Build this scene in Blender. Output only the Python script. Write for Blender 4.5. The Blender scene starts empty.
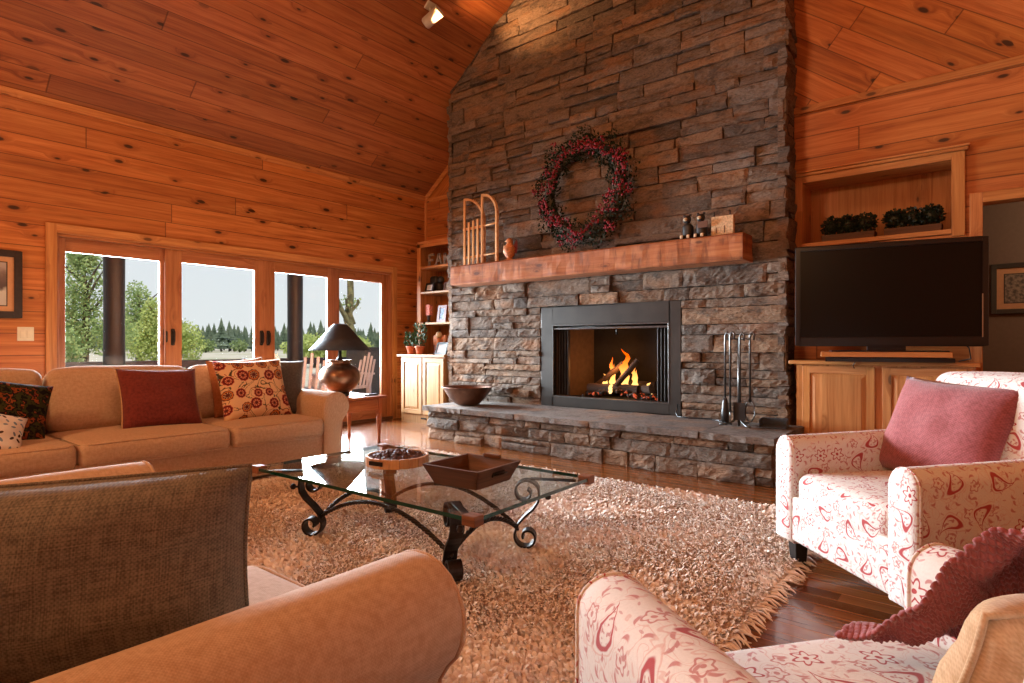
import bpy, bmesh, math, random
import numpy as np
from mathutils import Vector, Matrix, Euler, noise as mnoise
random.seed(7)
PI = math.pi
SC = bpy.context.scene
COL = SC.collection
R = random.uniform

# ------------------------------------------------------------------ nodes
class G:
    def __init__(s, name):
        s.m = bpy.data.materials.new(name); s.m.use_nodes = True
        s.t = s.m.node_tree; s.t.nodes.clear()
        s.out = s.t.nodes.new('ShaderNodeOutputMaterial')
    def n(s, typ): return s.t.nodes.new(typ)
    def put(s, sock, v):
        if hasattr(v, 'is_output') or isinstance(v, bpy.types.NodeSocket): s.t.links.new(v, sock)
        elif v is not None:
            if isinstance(v, (tuple, list)) and len(v) == 3 and sock.type == 'RGBA': v = (*v, 1)
            sock.default_value = v
    def M(s, op, a, b=None, c=None, clamp=False):
        x = s.n('ShaderNodeMath'); x.operation = op; x.use_clamp = clamp
        s.put(x.inputs[0], a); s.put(x.inputs[1], b); s.put(x.inputs[2], c); return x.outputs[0]
    def V(s, op, a, b=None):
        x = s.n('ShaderNodeVectorMath'); x.operation = op
        s.put(x.inputs[0], a)
        if op == 'SCALE': s.put(x.inputs[3], b)
        else: s.put(x.inputs[1], b)
        return x.outputs[1] if op in ('LENGTH', 'DISTANCE', 'DOT_PRODUCT') else x.outputs[0]
    def uv(s): return s.n('ShaderNodeTexCoord').outputs['UV']
    def obj(s): return s.n('ShaderNodeTexCoord').outputs['Object']
    def sep(s, v):
        x = s.n('ShaderNodeSeparateXYZ'); s.put(x.inputs[0], v); return x.outputs
    def comb(s, a=0., b=0., c=0.):
        x = s.n('ShaderNodeCombineXYZ'); s.put(x.inputs[0], a); s.put(x.inputs[1], b); s.put(x.inputs[2], c); return x.outputs[0]
    def noise(s, v, scale=1., detail=2., rough=.5, dist=0.):
        x = s.n('ShaderNodeTexNoise'); s.put(x.inputs['Vector'], v); s.put(x.inputs['Scale'], scale)
        s.put(x.inputs['Detail'], detail); s.put(x.inputs['Roughness'], rough); s.put(x.inputs['Distortion'], dist); return x.outputs
    def white(s, v):
        x = s.n('ShaderNodeTexWhiteNoise'); x.noise_dimensions = '3D'; s.put(x.inputs['Vector'], v); return x.outputs
    def vor(s, v, scale=1., feature='F1', rnd=1.):
        x = s.n('ShaderNodeTexVoronoi'); x.feature = feature; x.voronoi_dimensions = '2D'
        s.put(x.inputs['Vector'], v); s.put(x.inputs['Scale'], scale); s.put(x.inputs['Randomness'], rnd); return x.outputs
    def sm(s, x_, a, b, lo=0., hi=1.):
        x = s.n('ShaderNodeMapRange'); x.interpolation_type = 'SMOOTHSTEP'
        s.put(x.inputs[0], x_); s.put(x.inputs[1], a); s.put(x.inputs[2], b); s.put(x.inputs[3], lo); s.put(x.inputs[4], hi); return x.outputs[0]
    def ramp(s, f, stops, interp='LINEAR'):
        x = s.n('ShaderNodeValToRGB'); s.put(x.inputs[0], f); e = x.color_ramp.elements; x.color_ramp.interpolation = interp
        while len(e) < len(stops): e.new(.5)
        for q, (p, c) in zip(e, stops): q.position = p; q.color = (*c, 1)
        return x.outputs[0]
    def mix(s, f, a, b, blend='MIX'):
        x = s.n('ShaderNodeMix'); x.data_type = 'RGBA'; x.blend_type = blend
        s.put(x.inputs[0], f); s.put(x.inputs[6], a); s.put(x.inputs[7], b); return x.outputs[2]
    def attr(s, name):
        x = s.n('ShaderNodeAttribute'); x.attribute_name = name; return x.outputs
    def bump(s, h, strength=.5, dist=.01):
        x = s.n('ShaderNodeBump'); s.put(x.inputs['Strength'], strength); s.put(x.inputs['Distance'], dist); s.put(x.inputs['Height'], h); return x.outputs[0]
    def bsdf(s, color, rough=.6, metal=0., normal=None, spec=.5, sheen=0., em=None, emst=0., coat=0., trans=0., finish=True):
        b = s.n('ShaderNodeBsdfPrincipled'); s.put(b.inputs['Base Color'], color); s.put(b.inputs['Roughness'], rough)
        s.put(b.inputs['Metallic'], metal); s.put(b.inputs['Specular IOR Level'], spec); s.put(b.inputs['Sheen Weight'], sheen)
        s.put(b.inputs['Coat Weight'], coat); s.put(b.inputs['Transmission Weight'], trans)
        if sheen: b.inputs['Sheen Roughness'].default_value = .5
        if normal is not None: s.put(b.inputs['Normal'], normal)
        if em is not None: s.put(b.inputs['Emission Color'], em); s.put(b.inputs['Emission Strength'], emst)
        if finish: s.t.links.new(b.outputs[0], s.out.inputs[0])
        return b.outputs[0]

MATS = {}
def simple(name, color, rough=.6, metal=0., var=.12, bump=.0, scale=30., **k):
    g = G(name); nz = g.noise(g.obj(), scale, 3)[0]
    c = g.mix(g.sm(nz, .3, .7), tuple(x * (1 - var) for x in color), tuple(min(1, x * (1 + var)) for x in color))
    g.bsdf(c, rough, metal, g.bump(nz, bump, .004) if bump else None, **k)
    MATS[name] = g.m; return g.m

def wood(name, dark, mid, light, bw=.19, blen=2.8, knots=1., rough=.45, groove=1., tint=.28, spec=.35, coat=0., kscale=1., gs=1., hewn=0.):
    g = G(name); uv = g.uv(); u, v, _ = g.sep(uv)
    vb = g.M('DIVIDE', v, bw); row = g.M('FLOOR', vb); fr = g.M('SUBTRACT', vb, row)
    rr = g.white(g.comb(row, 3.1, 0.))[0]
    us = g.M('ADD', g.M('DIVIDE', u, blen), g.M('MULTIPLY', rr, 5.3)); seg = g.M('FLOOR', us); fu = g.M('SUBTRACT', us, seg)
    br = g.white(g.comb(row, seg, 7.))
    b1 = br[0]; bs = g.sep(br[1])
    off = g.M('MULTIPLY', b1, 61.)
    # knots stretch the grain
    kv = g.comb(g.M('ADD', g.M('MULTIPLY', u, 2.3 * kscale), off), g.M('MULTIPLY', v, 5.5 * kscale), off)
    k = g.vor(kv, 1.); keep = g.sm(g.sep(k['Color'])[0], .42, .5)
    kd = g.M('ADD', k['Distance'], g.M('MULTIPLY', g.sm(g.sep(k['Color'])[1], 0., 1.), .05))
    halo = g.M('MULTIPLY', g.sm(kd, .34, .06), keep)
    core = g.M('MULTIPLY', g.M('MULTIPLY', g.sm(kd, .125, .07), keep), knots)
    gv = g.comb(g.M('ADD', g.M('MULTIPLY', u, 1.1 * gs), off), g.M('ADD', g.M('MULTIPLY', v, 26. * gs), g.M('MULTIPLY', halo, 1.6)), off)
    gr = g.noise(gv, 1., 4, .6, .6)[0]
    fine = g.noise(g.comb(g.M('MULTIPLY', u, 6. * gs), g.M('MULTIPLY', v, 190. * gs), off), 1., 2, .5)[0]
    f = g.M('ADD', g.M('MULTIPLY', gr, .8), g.M('MULTIPLY', fine, .25))
    c = g.ramp(f, [(.3, dark), (.5, mid), (.72, light)])
    # streaky sap stain
    st = g.sm(g.noise(g.comb(g.M('ADD', g.M('MULTIPLY', u, .5), off), g.M('MULTIPLY', v, 9.), off), 1., 3, .6, 1.)[0], .55, .75)
    c = g.mix(g.M('MULTIPLY', st, .45), c, tuple(x * .5 for x in dark))
    br_ = g.M('ADD', 1 - tint * .6, g.M('MULTIPLY', bs[1], tint))
    c = g.mix(1., c, g.comb(br_, br_, g.M('MULTIPLY', br_, g.M('ADD', .85, g.M('MULTIPLY', bs[2], .25)))), 'MULTIPLY')
    c = g.mix(g.M('MULTIPLY', halo, .45 * knots), c, tuple(x * .75 for x in dark))
    c = g.mix(g.M('MULTIPLY', core, .92), c, (.035, .012, .006))
    h = g.M('MULTIPLY', gr, .15)
    if hewn:
        hw = g.noise(g.comb(g.M('MULTIPLY', u, 22.), g.M('MULTIPLY', v, 4.), off), 1., 3, .6, .5)[0]; hb = g.noise(g.comb(g.M('MULTIPLY', u, 5.), g.M('MULTIPLY', v, 9.), off), 1., 2)[0]
        c = g.mix(g.M('MULTIPLY', g.sm(hw, .5, .72), hewn), c, dark); c = g.mix(g.M('MULTIPLY', g.sm(hb, .55, .75), hewn * .7), c, tuple(x * .6 for x in dark)); h = g.M('ADD', h, g.M('MULTIPLY', hw, 1.2))
    if groove:
        e = g.M('MINIMUM', fr, g.M('SUBTRACT', 1., fr)); ge = g.sm(e, .004 / bw * .19 / .19, .022)
        ee = g.M('MINIMUM', fu, g.M('SUBTRACT', 1., fu)); gj = g.sm(ee, .0006, .0016)
        gm = g.M('MULTIPLY', ge, gj)
        c = g.mix(g.M('MULTIPLY', g.M('SUBTRACT', 1., gm), .8 * groove), c, (.03, .009, .003))
        h = g.M('ADD', h, gm)
    g.bsdf(c, rough, 0., g.bump(h, .35, .006), spec, coat=coat)
    MATS[name] = g.m; return g.m

def fabric(name, c1, c2, scale=420., rough=.9, sheen=.15, mott=.5, bump=.25, strokes=False):
    g = G(name); uv = g.uv(); u, v, _ = g.sep(uv)
    wx = g.M('SINE', g.M('MULTIPLY', u, scale * 2.)); wy = g.M('SINE', g.M('MULTIPLY', v, scale * 2.))
    w = g.M('MULTIPLY', wx, wy)
    n = g.noise(uv, 55., 3, .6)[0]
    s1 = g.noise(g.comb(g.M('MULTIPLY', u, 18.), g.M('MULTIPLY', v, 420.)), 1., 2)[0]
    s2 = g.noise(g.comb(g.M('MULTIPLY', u, 420.), g.M('MULTIPLY', v, 18.)), 1., 2)[0]
    f = g.M('ADD', g.M('MULTIPLY', n, mott), g.M('MULTIPLY', g.M('ADD', s1, s2), (1 - mott) * .5))
    f = g.M('ADD', f, g.M('MULTIPLY', w, .06))
    c = g.mix(g.sm(f, .32, .68), c1, c2)
    h = g.M('ADD', g.M('MULTIPLY', w, .4), g.M('ADD', s1, s2))
    g.bsdf(c, rough, 0., g.bump(h, bump, .002), .2, sheen)
    MATS[name] = g.m; return g.m

def motif_cells(g, uv, scale, jit=.75, seed=0.):
    """Voronoi cells: local coordinates rotated at random about each cell's centre."""
    p = g.V('ADD', g.V('SCALE', uv, scale), (seed, seed * 1.7, 0.))
    pu, pv, _ = g.sep(p); p = g.comb(pu, pv, 0.)
    x = g.n('ShaderNodeTexVoronoi'); x.voronoi_dimensions = '2D'
    g.put(x.inputs['Vector'], p); x.inputs['Scale'].default_value = 1.; x.inputs['Randomness'].default_value = jit
    d = g.V('SUBTRACT', p, x.outputs['Position']); rc = g.sep(x.outputs['Color'])
    a = g.M('MULTIPLY', rc[0], 2 * PI); ca, sa = g.M('COSINE', a), g.M('SINE', a)
    dx, dy, _ = g.sep(d)
    X = g.M('SUBTRACT', g.M('MULTIPLY', dx, ca), g.M('MULTIPLY', dy, sa))
    Y = g.M('ADD', g.M('MULTIPLY', dx, sa), g.M('MULTIPLY', dy, ca))
    return X, Y, rc
def band(g, x, a, w):           # 1 inside |x-a|<w
    return g.sm(g.M('ABSOLUTE', g.M('SUBTRACT', x, a)), w, w * .45 if isinstance(w, (int, float)) else g.M('MULTIPLY', w, .45))

def paisley(name, base, red, pale, rough=.85):
    g = G(name); uv = g.uv()
    wob = g.V('SCALE', g.V('SUBTRACT', g.noise(uv, 16., 2)[1], (.5, .5, .5)), .016)
    uvw = g.V('ADD', uv, wob)
    # paisley drops
    X, Y, rc = motif_cells(g, uvw, 7.8, .8, 3.)
    Xb = g.M('ADD', X, g.M('MULTIPLY', g.M('MULTIPLY', Y, Y), 1.7))
    tap = g.sm(Y, -.42, .22, .02, 1.)
    rx = g.M('DIVIDE', Xb, g.M('MULTIPLY', tap, .24)); ry = g.M('DIVIDE', g.M('SUBTRACT', Y, -.02), .37)
    D = g.M('SQRT', g.M('ADD', g.M('MULTIPLY', rx, rx), g.M('MULTIPLY', ry, ry)))
    isP = g.sm(rc[1], .42, .44)
    drop = g.M('MULTIPLY', band(g, D, .86, .2), isP)
    inner = g.M('MULTIPLY', g.M('MULTIPLY', g.sm(D, .7, .62), g.sm(g.noise(uvw, 95., 1)[0], .52, .6)), isP)
    fan = g.M('MULTIPLY', band(g, D, 1.25, .07), isP)
    # small flowers in the other cells
    r = g.M('SQRT', g.M('ADD', g.M('MULTIPLY', X, X), g.M('MULTIPLY', Y, Y)))
    th = g.M('ARCTAN2', Y, X)
    pet = g.M('ADD', .17, g.M('MULTIPLY', g.M('COSINE', g.M('MULTIPLY', th, 6.)), .05))
    fl = g.M('MAXIMUM', band(g, g.M('SUBTRACT', r, pet), 0., .032), g.sm(r, .055, .04))
    fl = g.M('MULTIPLY', fl, g.M('SUBTRACT', 1., isP))
    # commas and leaves
    X2, Y2, rc2 = motif_cells(g, uvw, 25., .95, 11.)
    Xc = g.M('ADD', X2, g.M('MULTIPLY', g.M('MULTIPLY', Y2, Y2), 1.4))
    com = g.M('MULTIPLY', band(g, Xc, 0., g.M('MULTIPLY', g.sm(Y2, -.34, .05, .03, .14), 1.)), band(g, Y2, 0., .36))
    com = g.M('MULTIPLY', com, g.M('MULTIPLY', g.sm(D, 1.0, 1.15), g.sm(r, .24, .28)))
    # ringed blossoms and a second scatter of tiny leaves
    X3, Y3, rc3 = motif_cells(g, uvw, 12.5, .9, 23.)
    r3 = g.M('SQRT', g.M('ADD', g.M('MULTIPLY', X3, X3), g.M('MULTIPLY', Y3, Y3))); t3 = g.M('ARCTAN2', Y3, X3)
    bl = g.M('MAXIMUM', band(g, g.M('SUBTRACT', r3, g.M('ADD', .2, g.M('MULTIPLY', g.M('COSINE', g.M('MULTIPLY', t3, 5.)), .04))), 0., .04), g.sm(r3, .07, .05))
    bl = g.M('MULTIPLY', g.M('MULTIPLY', bl, g.sm(rc3[2], .5, .52)), g.M('MULTIPLY', g.sm(D, 1.05, 1.2), g.sm(r, .25, .3)))
    X4, Y4, rc4 = motif_cells(g, uvw, 33., .95, 31.)
    l4 = g.sm(g.M('ADD', g.M('MULTIPLY', g.M('MULTIPLY', X4, X4), 9.), g.M('MULTIPLY', Y4, Y4)), .07, .045)
    l4 = g.M('MULTIPLY', g.M('MULTIPLY', l4, g.sm(rc4[1], .35, .37)), g.sm(D, 1.0, 1.15))
    com = g.M('MAXIMUM', com, g.M('MAXIMUM', bl, g.M('MULTIPLY', l4, .7)))
    # fine pale sprigs
    cn = g.M('MAXIMUM', band(g, g.noise(uvw, 15., 1, .5, 1.2)[0], .5, .014), band(g, g.noise(uvw, 15., 1, .5, 1.2)[0], .6, .01))
    cn = g.M('MULTIPLY', cn, g.sm(D, 1.1, 1.3))
    c = g.mix(g.M('MULTIPLY', cn, .55), base, pale)
    c = g.mix(g.M('MULTIPLY', com, .8), c, tuple((a * .75 + b * .25) for a, b in zip(red, pale)))
    c = g.mix(g.M('MULTIPLY', fan, .6), c, pale)
    c = g.mix(g.M('MULTIPLY', inner, .7), c, red)
    c = g.mix(g.M('MAXIMUM', drop, fl), c, red)
    w = g.M('MULTIPLY', g.M('SINE', g.M('MULTIPLY', g.sep(uv)[0], 1500.)), g.M('SINE', g.M('MULTIPLY', g.sep(uv)[1], 1500.)))
    n = g.noise(uv, 180., 2)[0]
    c = g.mix(.12, c, g.ramp(n, [(.3, (.3, .25, .2)), (.7, (1, 1, 1))]), 'MULTIPLY')
    g.bsdf(c, rough, 0., g.bump(g.M('ADD', n, w), .12, .002), .2, .1)
    MATS[name] = g.m; return g.m

def suzani(name):
    g = G(name); uv = g.uv()
    wob = g.V('SCALE', g.V('SUBTRACT', g.noise(uv, 30., 2)[1], (.5, .5, .5)), .006); uvw = g.V('ADD', uv, wob)
    X, Y, rc = motif_cells(g, uvw, 8.6, .5, 2.)
    r = g.M('SQRT', g.M('ADD', g.M('MULTIPLY', X, X), g.M('MULTIPLY', Y, Y))); th = g.M('ARCTAN2', Y, X)
    R0 = g.M('ADD', .31, g.M('MULTIPLY', rc[1], .15)); q = g.M('DIVIDE', r, R0)
    pet = g.M('MULTIPLY', g.M('COSINE', g.M('MULTIPLY', th, 9.)), .12)
    red, mar, org = (.36, .035, .03), (.11, .02, .022), (.6, .2, .05)
    isA = g.sm(rc[2], .45, .47)
    disc = g.sm(g.M('ADD', q, g.M('MULTIPLY', pet, .4)), 1., .93)
    c0 = g.mix(isA, org, mar); c1 = g.mix(isA, mar, red)
    ring = band(g, q, .72, .13); cen = g.sm(q, .28, .22)
    spoke = g.M('MULTIPLY', g.sm(g.M('COSINE', g.M('MULTIPLY', th, 9.)), .2, .6), g.M('MULTIPLY', g.sm(q, .62, .55), g.sm(q, .25, .32)))
    dc = g.mix(ring, c1, c0); dc = g.mix(g.M('MULTIPLY', spoke, .85), dc, (.72, .5, .28)); dc = g.mix(cen, dc, mar)
    nn = g.noise(uvw, 9., 0, .5, .8)[0]
    vine = g.M('MULTIPLY', g.M('MAXIMUM', band(g, nn, .5, .02), band(g, nn, .62, .014)), g.sm(q, 1.05, 1.15))
    X2, Y2, rc2 = motif_cells(g, uvw, 30., .9, 5.)
    lf = g.M('ADD', g.M('MULTIPLY', g.M('MULTIPLY', X2, X2), 7.), g.M('MULTIPLY', Y2, Y2))
    leaf = g.M('MULTIPLY', g.M('MULTIPLY', g.sm(lf, .11, .08), g.sm(g.M('ABSOLUTE', g.M('SUBTRACT', nn, .5)), .06, .045)), g.sm(q, 1.1, 1.2))
    base = g.mix(g.noise(uv, 200., 2)[0], (.72, .47, .25), (.85, .6, .36))
    c = g.mix(vine, base, (.06, .045, .025)); c = g.mix(leaf, c, g.mix(g.sm(rc2[1], .4, .6), (.07, .055, .03), (.4, .06, .03)))
    c = g.mix(disc, c, dc)
    g.bsdf(c, .9, 0., g.bump(g.noise(uv, 300., 2)[0], .2, .002), .2, .1)
    MATS[name] = g.m; return g.m

# ------------------------------------------------------------------ meshes
class MB:
    def __init__(s): s.v = []; s.f = []; s.uv = []; s.sm = []; s.mi = []; s.tint = []; s.ct = 0.
    def add(s, vs, fs, uvs=None, smooth=False, mat=0, xf=None, grain=None, off=None):
        b = len(s.v)
        vs = [Vector(p) for p in vs]
        o = off if off is not None else (R(0, 9), R(0, 9)) if grain is not None else (0, 0)
        for i, f in enumerate(fs):
            if uvs is not None: s.uv.append([uvs[j] for j in f] if not isinstance(uvs[0], list) else uvs[i])
            else:
                n = Vector((0, 0, 0))
                for k in range(len(f)):
                    a_, b_ = vs[f[k]], vs[f[(k + 1) % len(f)]]
                    n += Vector(((a_.y - b_.y) * (a_.z + b_.z), (a_.z - b_.z) * (a_.x + b_.x), (a_.x - b_.x) * (a_.y + b_.y)))
                ax = max(range(3), key=lambda q: abs(n[q])); r = [q for q in range(3) if q != ax]
                if grain is not None and grain in r and r[0] != grain: r = r[::-1]
                s.uv.append([(vs[j][r[0]] + o[0], vs[j][r[1]] + o[1]) for j in f])
            s.f.append([j + b for j in f]); s.sm.append(smooth); s.mi.append(mat); s.tint.append(s.ct)
        s.v += [tuple(xf @ p) for p in vs] if xf is not None else [tuple(p) for p in vs]
        return s
    def box(s, c, d, mat=0, grain='auto', xf=None, taper=None):
        x, y, z = [q / 2 for q in d]; t = taper or (1, 1)
        vs = [(-x * t[0], -y * t[1], -z), (x * t[0], -y * t[1], -z), (x * t[0], y * t[1], -z), (-x * t[0], y * t[1], -z), (-x, -y, z), (x, -y, z), (x, y, z), (-x, y, z)]
        fs = [(3, 2, 1, 0), (4, 5, 6, 7), (0, 1, 5, 4), (1, 2, 6, 5), (2, 3, 7, 6), (3, 0, 4, 7)]
        gx = max(range(3), key=lambda q: d[q]) if grain == 'auto' else grain
        m = Matrix.Translation(c)
        return s.add(vs, fs, None, False, mat, (xf @ m) if xf is not None else m, gx)
    def bb(s, lo, hi, mat=0, grain='auto', xf=None):
        return s.box([(a + b) / 2 for a, b in zip(lo, hi)], [b - a for a, b in zip(lo, hi)], mat, grain, xf)
    def tube(s, pts, r, n=8, mat=0, closed=False, caps=True, xf=None, ell=None):
        pts = [Vector(p) for p in pts]; N = len(pts); rs = r if isinstance(r, (list, tuple)) else [r] * N
        vs = []; fs = []; up = None; uvs = []; L = 0
        for i, p in enumerate(pts):
            a = pts[(i - 1) % N] if closed or i > 0 else p; b = pts[(i + 1) % N] if closed or i < N - 1 else p
            t = (b - a).normalized()
            if up is None: up = t.orthogonal().normalized()
            up = (up - t * up.dot(t)); up = up.normalized() if up.length > 1e-6 else t.orthogonal().normalized()
            w = t.cross(up)
            if i: L += (p - pts[i - 1]).length
            for k in range(n):
                q = 2 * PI * k / n; vs.append(p + (up * math.cos(q) + w * math.sin(q)) * rs[i]); uvs.append((L, rs[i] * q))
        for i in range(N if closed else N - 1):
            for k in range(n):
                k2 = (k + 1) % n; i2 = (i + 1) % N
                fs.append((i * n + k, i * n + k2, i2 * n + k2, i2 * n + k))
        s.add(vs, fs, uvs, True, mat, xf)
        if caps and not closed:
            s.add(vs[:n], [tuple(range(n))[::-1]], None, False, mat, xf); s.add(vs[-n:], [tuple(range(n))], None, False, mat, xf)
        return s
    def lathe(s, prof, n=24, c=(0, 0, 0), mat=0, xf=None, smooth=True):
        vs = []; fs = []; uvs = []; m = Matrix.Translation(c); L = 0
        for i, (r, z) in enumerate(prof):
            if i: L += math.hypot(r - prof[i - 1][0], z - prof[i - 1][1])
            for k in range(n):
                q = 2 * PI * k / n; vs.append((r * math.cos(q), r * math.sin(q), z)); uvs.append((q * .2, L))
        for i in range(len(prof) - 1):
            for k in range(n):
                k2 = (k + 1) % n; fs.append((i * n + k, i * n + k2, (i + 1) * n + k2, (i + 1) * n + k))
        return s.add(vs, fs, uvs, smooth, mat, (xf @ m) if xf is not None else m)
    def strip(s, pts, wdir, w, t, mat=0, xf=None):
        """flat bar bent along pts; wdir is the direction of its width"""
        pts = [Vector(p) for p in pts]; W = Vector(wdir).normalized(); vs = []; fs = []; N = len(pts)
        for i, p in enumerate(pts):
            tg = (pts[min(i + 1, N - 1)] - pts[max(i - 1, 0)]).normalized(); nn = tg.cross(W).normalized()
            for a, b in ((-1, -1), (1, -1), (1, 1), (-1, 1)): vs.append(p + W * (a * w / 2) + nn * (b * t / 2))
        for i in range(N - 1):
            for k in range(4): fs.append((i * 4 + k, i * 4 + (k + 1) % 4, i * 4 + 4 + (k + 1) % 4, i * 4 + 4 + k))
        fs += [(3, 2, 1, 0), tuple(len(vs) - 4 + k for k in range(4))]
        return s.add(vs, fs, None, False, mat, xf)
    def prism(s, poly, axis, a, b, mat=0, xf=None, smooth=False, grain=None):
        """poly: 2-D outline extruded along axis from a to b"""
        def P(q, h): l = list(q); l.insert(axis, h); return l
        n = len(poly); vs = [P(q, a) for q in poly] + [P(q, b) for q in poly]
        s.add(vs, [(i, (i + 1) % n, n + (i + 1) % n, n + i) for i in range(n)], None, smooth, mat, xf, grain)
        s.add(vs, [tuple(range(n))[::-1], tuple(range(n, 2 * n))], None, False, mat, xf, grain); return s
    def surf(s, fn, nu, nv, mat=0, xf=None, uvf=None, smooth=True, flip=False):
        vs = []; uvs = []
        for j in range(nv + 1):
            for i in range(nu + 1):
                a, b = i / nu, j / nv; vs.append(fn(a, b)); uvs.append(uvf(a, b) if uvf else (a, b))
        fs = [(j * (nu + 1) + i, j * (nu + 1) + i + 1, (j + 1) * (nu + 1) + i + 1, (j + 1) * (nu + 1) + i) for j in range(nv) for i in range(nu)]
        if flip: fs = [f[::-1] for f in fs]
        return s.add(vs, fs, uvs, smooth, mat, xf)
    def rbox(s, c, d, r=.04, n=5, k=3, crown=(0, 0, 0), mat=0, xf=None, wob=0., taper=0.):
        h = [q / 2 for q in d]; r = min(r, min(h) * .98)
        def axis(hh):
            inner = hh - r; a = [-hh + r * q / k for q in range(k)] if r > 1e-5 else []
            return a + [-inner + 2 * inner * q / n for q in range(n + 1)] + [-x for x in a[::-1]]
        A = [axis(x) for x in h]; sd = R(0, 50)
        def mp(p):
            q = [max(-(hh - r), min(hh - r, x)) for x, hh in zip(p, h)]; dv = Vector([a - b for a, b in zip(p, q)])
            o = Vector(q) + (dv.normalized() * r if dv.length > 1e-9 else dv)
            f = [max(0, 1 - (o[i] / h[i]) ** 2) for i in range(3)]
            g = Vector(o)
            g.x += crown[0] * f[1] * f[2] * (o.x / h[0]); g.y += crown[1] * f[0] * f[2] * (o.y / h[1]); g.z += crown[2] * f[0] * f[1] * (o.z / h[2])
            if wob:
                nz = mnoise.noise_vector(Vector((g.x * 5 + sd, g.y * 5, g.z * 5))); g += nz * wob
            if taper: g.x *= 1 + taper * (g.z / h[2]); 
            return g
        m = Matrix.Translation(c); m = (xf @ m) if xf is not None else m
        for ax in range(3):
            a, b = [q for q in range(3) if q != ax]
            for sg in (-1, 1):
                vs = []; uvs = []
                for y in A[b]:
                    for x in A[a]:
                        p = [0, 0, 0]; p[ax] = sg * h[ax]; p[a] = x; p[b] = y; vs.append(mp(p)); uvs.append((x + c[a] + ax * .37, y + c[b]))
                na, nb = len(A[a]), len(A[b])
                fs = [(j * na + i, j * na + i + 1, (j + 1) * na + i + 1, (j + 1) * na + i) for j in range(nb - 1) for i in range(na - 1)]
                if (sg < 0) != (ax == 1): fs = [f[::-1] for f in fs]
                s.add(vs, fs, uvs, True, mat, m)
        return s
    def build(s, name, mats, parent=None, bevel=0., seg=2, weld=True, loc=None, rot=None, sub=0, tint=False, uvname='UVMap', autosmooth=False):
        me = bpy.data.meshes.new(name); me.from_pydata(s.v, [], s.f); 
        ul = me.uv_layers.new(name=uvname); flat = np.array([c for f in s.uv for p in f for c in p[:2]], dtype=np.float32)
        ul.data.foreach_set('uv', flat)
        me.polygons.foreach_set('use_smooth', s.sm); me.polygons.foreach_set('material_index', s.mi)
        if tint:
            at = me.attributes.new('tint', 'FLOAT', 'FACE'); at.data.foreach_set('value', s.tint)
        for m in (mats if isinstance(mats, (list, tuple)) else [mats]): me.materials.append(m if not isinstance(m, str) else MATS[m])
        if weld:
            bm = bmesh.new(); bm.from_mesh(me); bmesh.ops.remove_doubles(bm, verts=bm.verts, dist=2e-5); bm.normal_update(); bm.to_mesh(me); bm.free()
        me.update(); o = bpy.data.objects.new(name, me); COL.objects.link(o)
        if parent is not None: o.parent = parent
        if loc is not None: o.location = loc
        if rot is not None: o.rotation_euler = rot
        if bevel:
            b = o.modifiers.new('edge', 'BEVEL'); b.width = bevel; b.segments = seg; b.limit_method = 'ANGLE'; b.angle_limit = math.radians(40); b.harden_normals = False
        if sub:
            q = o.modifiers.new('sub', 'SUBSURF'); q.levels = sub; q.render_levels = sub
        return o

def tag(o, label=None, cat=None, group=None, kind=None):
    if label: o['label'] = label
    if cat: o['category'] = cat
    if group: o['group'] = group
    if kind: o['kind'] = kind
    return o
def thing(name, label, cat, loc=(0, 0, 0), rot=(0, 0, 0), group=None):
    o = bpy.data.objects.new(name, None); COL.objects.link(o); o.location = loc
    o.rotation_euler = rot if isinstance(rot, (tuple, list, Euler)) else (0, 0, rot); o.empty_display_size = .1
    return tag(o, label, cat, group)
def structure(o): o['kind'] = 'structure'; return o
def copy_tree(o, parent=None):
    c = o.copy(); COL.objects.link(c)
    if parent is not None: c.parent = parent
    for ch in list(o.children): copy_tree(ch, c)
    return c
def pillow_mb(w, h, t, mat=0, n=16, pin=.07, wr=.006, sd=0., back=None, sag=0.):
    """cushion standing in its XZ plane, base at z=0, front towards -Y"""
    m = MB()
    for side in (-1, 1):
        def fn(a, b, side=side):
            u, v = 2 * a - 1, 2 * b - 1
            th = t / 2 * (max(0, 1 - abs(u) ** 3.2) * max(0, 1 - abs(v) ** 3.2)) ** .55
            x = w / 2 * u * (1 - pin * (1 - v * v)) ; z = h / 2 * v * (1 - pin * (1 - u * u)) + h / 2
            nz = mnoise.noise(Vector((u * 2.2 + sd, v * 2.2, side * 3.)))
            f = (1 - u ** 4) * (1 - v ** 4)
            z -= sag * (1 - u * u) * max(0, v) * h
            return (x, side * th + nz * wr * 2 * f, z)
        m.surf(fn, n, n, mat if side < 0 or back is None else back, None, lambda a, b: (w * a, h * b), True, side > 0)
    return m
def piping(w, h, pin=.07, r=.006, n=12, sag=0.):
    pts = []
    def P(u, v): return (w / 2 * u * (1 - pin * (1 - v * v)), 0, h / 2 * v * (1 - pin * (1 - u * u)) + h / 2 - sag * (1 - u * u) * max(0, v) * h)
    for i in range(n): pts.append(P(-1 + 2 * i / n, -1))
    for i in range(n): pts.append(P(1, -1 + 2 * i / n))
    for i in range(n): pts.append(P(1 - 2 * i / n, 1))
    for i in range(n): pts.append(P(-1, 1 - 2 * i / n))
    return MB().tube(pts, r, 6, closed=True)
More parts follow.
